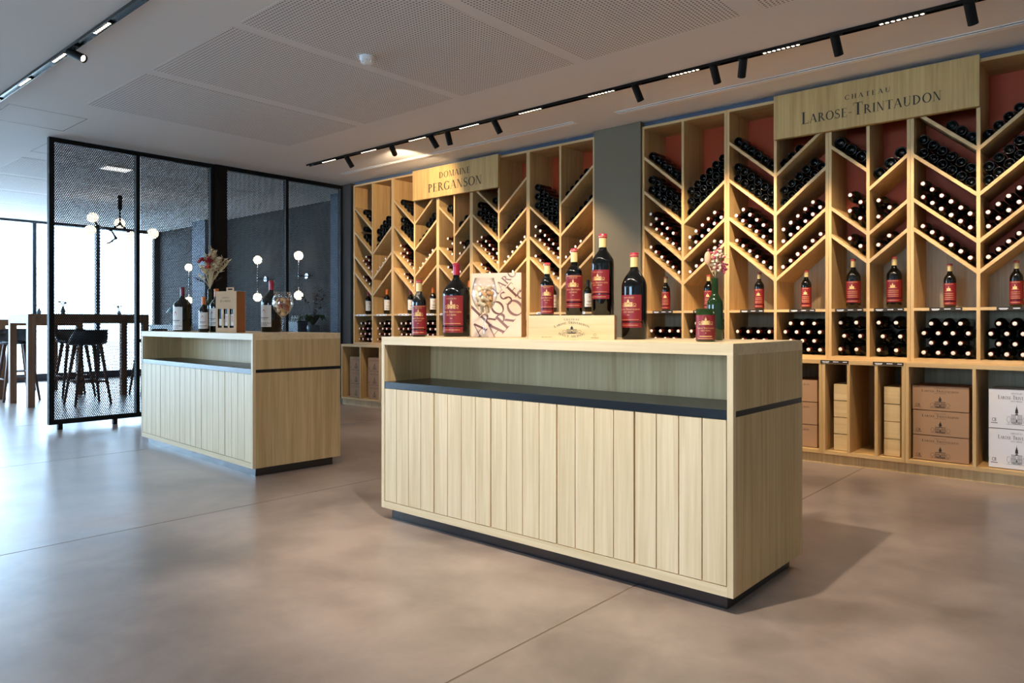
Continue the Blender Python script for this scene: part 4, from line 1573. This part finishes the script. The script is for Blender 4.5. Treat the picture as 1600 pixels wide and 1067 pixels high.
SP = [(-6.41, (0.10, 0.70, -1)), (-5.675, (-0.70, 0.95, -0.40)), (-5.09, (0.15, 0.75, -1)), (-4.88, (-0.1, 0.45, -1)), (-4.28, (0.15, 0.65, -1)),
      (-2.86, (0.10, 0.70, -1)), (-2.24, (0.0, 0.65, -1)), (-2.04, (-0.45, 0.70, -1)), (-1.44, (0.05, 0.70, -1)), (-0.73, (0.10, 0.70, -1))]
for k, (x, aim) in enumerate(SP):
    spotlight('black spotlight on the long track, %s from its left end' % ORD[k], x, 4.70, aim, 70 if k == 1 else 95, 95 if k == 1 else 62)
spotlight('black spotlight on the upper left track, tilted towards the room', -5.20, 1.68, (0.85, 0.45, -0.45), 60, 50)

for k, (x, aim, pw_) in enumerate(((-1.38, (-0.33, 0.75, -1.9), 180), (-2.75, (0.1, 0.8, -1.9), 55))):  # the second, weaker lamp is unseen, added to brighten the counter
    spotlight('black spotlight on the front track aimed at the %s' % ('front counter right half', 'front counter left half, an added unseen lamp', 'far counter')[k], x, 1.68, aim, pw_, 75, (1.0, 0.88, 0.72))

# ================================================================== PERFORATED SCREEN


def perforated_mesh(w, h, pitch=0.0185, rh=0.0064):
    """sheet with hexagonally packed holes, one six-sided ring per hole"""
    import numpy as np
    R = pitch / sqrt(3)
    nx, nz = int(w / pitch), int(h / (1.5 * R))
    a = np.radians(30 + 60 * np.arange(6))
    k = np.arange(nx)
    cs = []
    for j in range(nz):
        xs = (k + 0.5 + 0.5 * (j % 2)) * pitch
        cs.append(np.stack([xs, np.full(nx, (j + 0.5) * 1.5 * R)], 1))
    cs = np.concatenate(cs)
    cs[:, 0] *= w / (nx * pitch + 0.5 * pitch)
    cs[:, 1] *= h / (nz * 1.5 * R)
    outer = np.stack([R * np.cos(a), R * np.sin(a)], 1) * 1.004
    inner = np.stack([rh * np.cos(a), rh * np.sin(a)], 1)
    n = len(cs)
    V = np.zeros((n, 12, 3))
    V[:, :6, 1:] = cs[:, None, :] + outer[None]
    V[:, 6:, 1:] = cs[:, None, :] + inner[None]
    base = np.arange(n)[:, None, None] * 12
    i = np.arange(6)
    quad = np.stack([i, (i + 1) % 6, (i + 1) % 6 + 6, i + 6], 1)
    Fc = (base + quad[None]).reshape(-1, 4)
    me = bpy.data.meshes.new('perforated_sheet')
    me.from_pydata(V.reshape(-1, 3).tolist(), [], Fc.tolist())
    me.materials.append(METAL)
    me.update()
    return me


SX = -7.95
ZS0, ZS1 = 0.054, 2.822
FR = 0.045
WB = 1.643                     # width of one double frame
pw = (WB - 3 * FR) / 2
sheet = perforated_mesh(pw, ZS1 - ZS0 - 2 * FR)
for k, (y0, lab) in enumerate(((2.337, 'perforated black metal screen frame reaching to the free left edge'), (4.073, 'perforated black metal screen frame touching the back wall'))):
    t = thing('perforated_screen', lab, 'screen', (SX + (0.02 if k else 0), y0, 0), 0, 'black perforated room divider')
    MB().box(-0.03, 0.03, 0, WB, ZS1 - FR, ZS1, METAL).build('top_rail', t)
    MB().box(-0.03, 0.03, 0, WB, ZS0, ZS0 + FR, METAL).build('bottom_rail', t)
    for y in (0, (WB - FR) / 2, WB - FR):
        MB().box(-0.03, 0.03, y, y + FR * (1 if y in (0, WB - FR) else 0.8), ZS0 + FR, ZS1 - FR, METAL).build('post', t)
    for y in (FR, FR + pw + FR):
        put('perforated_sheet', sheet, t, (0.0, y, ZS0 + FR))
    for y in (0.10, 0.60, 1.05, 1.55):
        MB().box(-0.02, 0.02, y - 0.02, y + 0.02, 0, ZS0, METAL).build('foot', t)
tag(MB().box(SX - 0.03, SX + 0.05, 2.337 + WB, 4.073, ZS0, ZS1, METAL).build('screen_post'), 'wide black post between the two perforated screen frames', 'post')

# ================================================================== TASTING ROOM BEYOND THE SCREEN


def high_table(label, x0, x1, y0, y1, h, th=0.115, lg=0.075):
    t = thing('high_table', label, 'table', ((x0 + x1) / 2, (y0 + y1) / 2, 0))
    a, b = (x1 - x0) / 2, (y1 - y0) / 2
    MB().box(-a, a, -b, b, h - 0.03, h, TABLEW).build('table_top', t)
    for r in ((-a, a, -b, -b + 0.03), (-a, a, b - 0.03, b), (-a, -a + 0.03, -b + 0.03, b - 0.03), (a - 0.03, a, -b + 0.03, b - 0.03)):
        MB().box(r[0], r[1], r[2], r[3], h - th, h - 0.03, TABLEW).build('apron', t)
    for sx in (-1, 1):
        for sy in (-1, 1):
            MB().box(sx * (a + 0.001) - (lg if sx > 0 else 0), sx * (a + 0.001) + (lg if sx < 0 else 0), sy * (b + 0.001) - (lg if sy > 0 else 0), sy * (b + 0.001) + (lg if sy < 0 else 0), 0, h - 0.03, TABLEW).build('leg', t)
    return t


high_table('high oak bar table just behind the perforated screen', -11.05, -10.25, 2.80, 4.22, 1.145)
high_table('lower oak table further back at the left edge', -12.75, -11.62, 2.84, 3.86, 1.082, 0.09)


def stool(label, x, y, rz):
    t = thing('bar_stool', label, 'bar stool', (x, y, 0), rz, 'bar stools at the high tables')
    key = 'stool'
    if key not in _cache:
        s = MB()
        # shell seat: rounded pan rising into a low wrap-around back at +y
        nu, nv = 24, 9
        v, f = [], []
        for i in range(nu):
            a = 2 * pi * i / nu
            for j in range(nv):
                q = j / (nv - 1)
                R = 0.215 * min(1.0, q * 1.15 + 0.02)
                back = min(1.0, max(0.0, (sin(a) + 0.05) / 0.45))
                lift = (q ** 4) * (0.02 + 0.15 * back)
                v.append((R * cos(a) * 1.02, R * sin(a) * 0.95 + 0.03 * back * q, 0.775 + lift))
        for i in range(nu):
            for j in range(nv - 1):
                k = (i + 1) % nu
                f.append((i * nv + j, k * nv + j, k * nv + j + 1, i * nv + j + 1))
        s.add(v, f, SEATM, True)
        n = len(v)
        v2 = [(a, b, c - 0.028) for a, b, c in v]
        s.add(v2, [tuple(reversed(q)) for q in f], SEATM, True)
        rim = [(i * nv + nv - 1, ((i + 1) % nu) * nv + nv - 1, ((i + 1) % nu) * nv + nv - 1 + n, i * nv + nv - 1 + n) for i in range(nu)]
        for q in rim:
            s.f.append(list(q))
            s.mi.append(0)
            s.sm.append(True)
        parts = [('seat_shell', s.mesh('seat_shell'))]
        for sx in (-1, 1):
            for sy in (-1, 1):
                parts.append(('leg', MB().tube([(sx * 0.11, sy * 0.11, 0.765), (sx * 0.205, sy * 0.20, 0.0)], [0.024, 0.014], LEGW, 10).mesh('leg')))
        z = 0.29
        k = 0.11 + (0.205 - 0.11) * (0.765 - z) / 0.765
        for a, b in (((-k, -k), (k, -k)), ((k, -k), (k, k)), ((k, k), (-k, k)), ((-k, k), (-k, -k))):
            parts.append(('footrest_bar', MB().tube([(a[0], a[1], z), (b[0], b[1], z)], 0.010, LEGW, 8).mesh('footrest_bar')))
        _cache[key] = parts
    for nme, me in _cache[key]:
        put(nme, me, t)
    return t


stool('dark bar stool at the left photo edge beside the oak table leg', -11.36, 2.98, radians(90))
stool('dark bar stool in the middle of the first screen panel, seen from behind', -10.13, 3.42, radians(-90))
stool('dark bar stool behind the first screen panel, at its right side', -10.95, 4.52, radians(0))
stool('dark bar stool on the far side of the high table, mostly hidden', -11.36, 3.66, radians(90))
stool('bar stool furthest back near the left photo edge', -13.05, 3.40, radians(90))

# small plants on the table
for x, y, lab, hh in ((-10.45, 3.24, 'small glass vase with a dark sprig on the high table', 0.10), (-10.62, 3.02, 'little dark potted sprig at the left end of the high table', 0.07), (-10.62, 3.98, 'low leafy plant at the right end of the high table', 0.05)):
    t = thing('table_vase', lab, 'vase', (x, y, 1.1455))
    MB().lathe([(0, 0), (0.022, 0), (0.028, hh * 0.4), (0.012, hh * 0.9), (0.015, hh)], POT, 16).build('vase_body', t)
    for k in range(7):
        a = rnd.uniform(0, 6.28)
        l = rnd.uniform(0.04, 0.10)
        tip = Vector((cos(a) * l * 0.8, sin(a) * l * 0.8, hh + l))
        m = MB().tube([(0, 0, hh * 0.5), (cos(a) * l * 0.25, sin(a) * l * 0.25, hh + l * 0.6), tip], 0.0018, DRYB, 5)
        m.sphere(tip, 0.012, LEAF, 8, 5, (1, 1, 0.6))
        m.build('sprig', t)

# branching globe chandelier
t = thing('globe_chandelier', 'black branching chandelier with opal globes over the high table', 'chandelier', (-10.955, 4.116, ZC))
cz = ZC
loc0 = Vector((-10.955, 4.116, ZC))
J = {'hub': (-10.955, 4.116, 2.433), 'j1': (-11.299, 3.948, 2.419), 'j2': (-11.054, 4.03, 2.351), 'j3': (-10.892, 4.038, 2.222), 'j4': (-10.866, 3.928, 2.13), 'j5': (-10.651, 4.115, 2.299)}
J = {k: Vector(v) - loc0 for k, v in J.items()}
G = {'g1': (-11.354, 3.9, 2.538), 'g2': (-11.277, 4.233, 2.483), 'g3': (-10.859, 3.934, 2.062), 'g4': (-10.513, 4.103, 2.216), 'g5': (-10.602, 4.423, 2.297), 'g6': (-11.273, 3.839, 2.345)}
G = {k: Vector(v) - loc0 for k, v in G.items()}
MB().lathe([(0, 0), (0.03, 0), None, (0.03, 0), (0.026, -0.19), None, (0.026, -0.19), (0, -0.19)][::-1], METAL, 20).build('canopy', t)
MB().tube([(0, 0, -0.18), J['hub']], 0.010, METAL, 8).build('drop_rod', t)
for a, b in (('hub', 'j2'), ('j2', 'j1'), ('j2', 'j3'), ('j3', 'j4'), ('hub', 'j5')):
    MB().tube([J[a], J[b]], 0.011, METAL, 8).build('arm', t)
for k in J:
    MB().sphere(J[k], 0.024, METAL, 10, 6).build('joint', t)
for a, b in (('j1', 'g1'), ('hub', 'g2'), ('j4', 'g3'), ('j5', 'g4'), ('j5', 'g5'), ('j1', 'g6')):
    MB().tube([J[a], G[b]], 0.011, METAL, 8).build('arm', t)
    MB().sphere(G[b], 0.073, GLOBE, 20, 12).build('globe', t)

# double globe wall sconces
for k, (x, lab) in enumerate(((-13.20, 'double globe wall lamp left of the dining pier'), (-10.80, 'double globe wall lamp behind the middle of the second screen panel'), (-9.62, 'double globe wall lamp nearest the wine racks'))):
    t = thing('globe_sconce', lab, 'wall lamp', (x, YD, 1.745), 0, 'double globe wall lamps')
    MB().lathe([(0, 0), (0.045, 0), None, (0.045, 0), (0.045, 0.02), None, (0.045, 0.02), (0, 0.024)], STEEL, 24).build('wall_plate', t, (0, 0, 0), (radians(90), 0, 0))
    MB().tube([(0, -0.02, 0), (0, -0.155, 0)], 0.010, METAL, 8).build('arm', t)
    MB().tube([(0, -0.155, -0.25), (0, -0.155, 0.25)], 0.009, STEEL, 8).build('rod', t)
    for s in (-1, 1):
        g = MB().sphere((0, -0.155, s * 0.300), 0.068, GLOBE, 22, 14).build('globe', t)
        MB().lathe([(0.02, s * 0.232), (0.02, s * 0.25)] if s > 0 else [(0.02, -0.25), (0.02, -0.232)], STEEL, 12, (0, -0.155, 0)).build('collar', g)

# sideboard with plants against the dining wall
t = thing('sideboard', 'dark navy sideboard against the dining room wall', 'sideboard', (-9.75, 6.28, 0))
MB().box(-1.05, 1.05, -0.42, 0, 0.10, 0.865, NAVY).build('body', t)
MB().box(-1.07, 1.07, -0.44, 0, 0.865, 0.885, POT).build('top', t)
for k in range(4):
    d = MB().box(-1.04 + 0.52 * k, -0.53 + 0.52 * k, -0.435, -0.42, 0.12, 0.85, NAVY).build('door', t)
    MB().box(-0.56 + 0.52 * k, -0.55 + 0.52 * k, -0.447, -0.435, 0.45, 0.55, STEEL).build('handle', d)
for x in (-0.95, 0.95):
    for y in (-0.38, -0.05):
        MB().box(x - 0.02, x + 0.02, y - 0.02, y + 0.02, 0, 0.10, METAL).build('foot', t)

ZSB = 0.8855


def orchid(label, x, y):
    t = thing('potted_orchid', label, 'plant', (x, y, ZSB))
    MB().lathe([(0, 0), (0.06, 0), (0.085, 0.04), (0.09, 0.11), (0.08, 0.115), (0.078, 0.10), (0, 0.10)], POT, 24).build('pot', t)
    for k in range(9):
        a = rnd.uniform(0, 6.28)
        l = rnd.uniform(0.14, 0.22)
        d = Vector((cos(a), sin(a), 0))
        n = Vector((-sin(a), cos(a), 0))
        pts = [Vector((0, 0, 0.10)), d * l * 0.5 + Vector((0, 0, 0.10 + l * 0.75)), d * l * 0.95 + Vector((0, 0, 0.10 + l * 0.7)), d * l * 1.25 + Vector((0, 0, 0.10 + l * 0.35))]
        w = (0.01, 0.04, 0.035, 0.004)
        v = []
        for p, q in zip(pts, w):
            v += [p + n * q, p + Vector((0, 0, 0.008)), p - n * q]
        f = []
        for i in range(3):
            b = i * 3
            f += [(b, b + 1, b + 4, b + 3), (b + 1, b + 2, b + 5, b + 4)]
        MB().add(v, f, LEAF, True).build('leaf', t)
    for dx, dz in ((0.10, 0.52), (0.16, 0.44), (0.03, 0.40), (-0.16, 0.42), (0.12, 0.30)):
        m = MB()
        tip = RV * dx + Vector((0, 0, 0.1 + dz))
        mid = RV * dx * 0.3 + Vector((0, 0, 0.1 + dz * 0.65))
        m.tube([(0, 0, 0.10), mid, tip, tip + RV * 0.06 * (1 if dx > 0 else -1) - Vector((0, 0, 0.03))], 0.0035, DRYB, 6)
        m.build('flower_stem', t)
        for k in range(4):
            c = mid.lerp(tip, 0.4 + 0.2 * k) + Vector((rnd.uniform(-0.02, 0.02), rnd.uniform(-0.02, 0.02), rnd.uniform(-0.02, 0.02)))
            MB().sphere(c, 0.02, rnd.choice([DRYB, DRYB, pm('mauve_petal', RGB(130, 116, 140), 0.7)]), 8, 6, (1, 0.6, 0.8)).build('blossom', t)


orchid('potted orchid with broad green leaves on the sideboard', -9.02, 6.0)
t = thing('storage_tin', 'blue grey tin with small bottles on the sideboard', 'tin', (-9.45, 6.02, ZSB))
MB().box(-0.14, 0.14, -0.09, 0.09, 0, 0.16, POT).build('tin_body', t)
MB().box(-0.143, 0.143, -0.093, 0.093, 0.16, 0.172, NAVY).build('tin_lid', t)
for k in range(3):
    b = MB().lathe([(0, 0), (0.02, 0), (0.02, 0.05), (0.008, 0.07), (0.008, 0.085), (0, 0.085)], ALUW, 14).build('vial', None, (-9.52 + 0.07 * k, 5.98, ZSB + 0.1725))
    tag(b, '%s of three little pale vials on the blue tin' % ('leftmost', 'middle', 'rightmost')[k], 'vial', 'vials on the tin')
t = thing('desk_lamp', 'small teal desk lamp on the far end of the room', 'lamp', (-13.35, 5.95, 1.0))
MB().lathe([(0, 0), (0.08, 0), (0.08, 0.015), (0, 0.02)], TEAL, 20).build('base', t)
MB().tube([(0, 0, 0.015), (0, 0, 0.28), (0.10, 0.03, 0.42)], 0.008, TEAL, 8).build('stem', t)
MB().lathe([(0.03, 0.10), (0.10, 0.0)], TEAL, 20, (-0.03, -0.03, 0.22)).build('shade', t)
t = thing('corner_cabinet', 'low dark cabinet below the dining pier', 'cabinet', (-13.55, 6.05, 0))
MB().box(-0.5, 0.6, -0.25, 0.24, 0.0, 0.97, NAVY).build('body', t)
MB().box(-0.52, 0.62, -0.27, 0.245, 0.97, 1.0, NAVY).build('top', t)

# square downlight in the far ceiling
t = thing('ceiling_luminaire', 'small rectangular lit panel in the ceiling beyond the screen', 'ceiling light', (-9.02, 3.35, ZC))
MB().box(-0.11, 0.11, -0.15, 0.15, -0.010, 0, ALUW).build('frame', t)
MB().box(-0.095, 0.095, -0.135, 0.135, -0.013, -0.010, pm('lit_panel', (1, 1, 1, 1), 0.5, emit=(1, 0.97, 0.92, 1), estr=2.5)).build('diffuser', t)
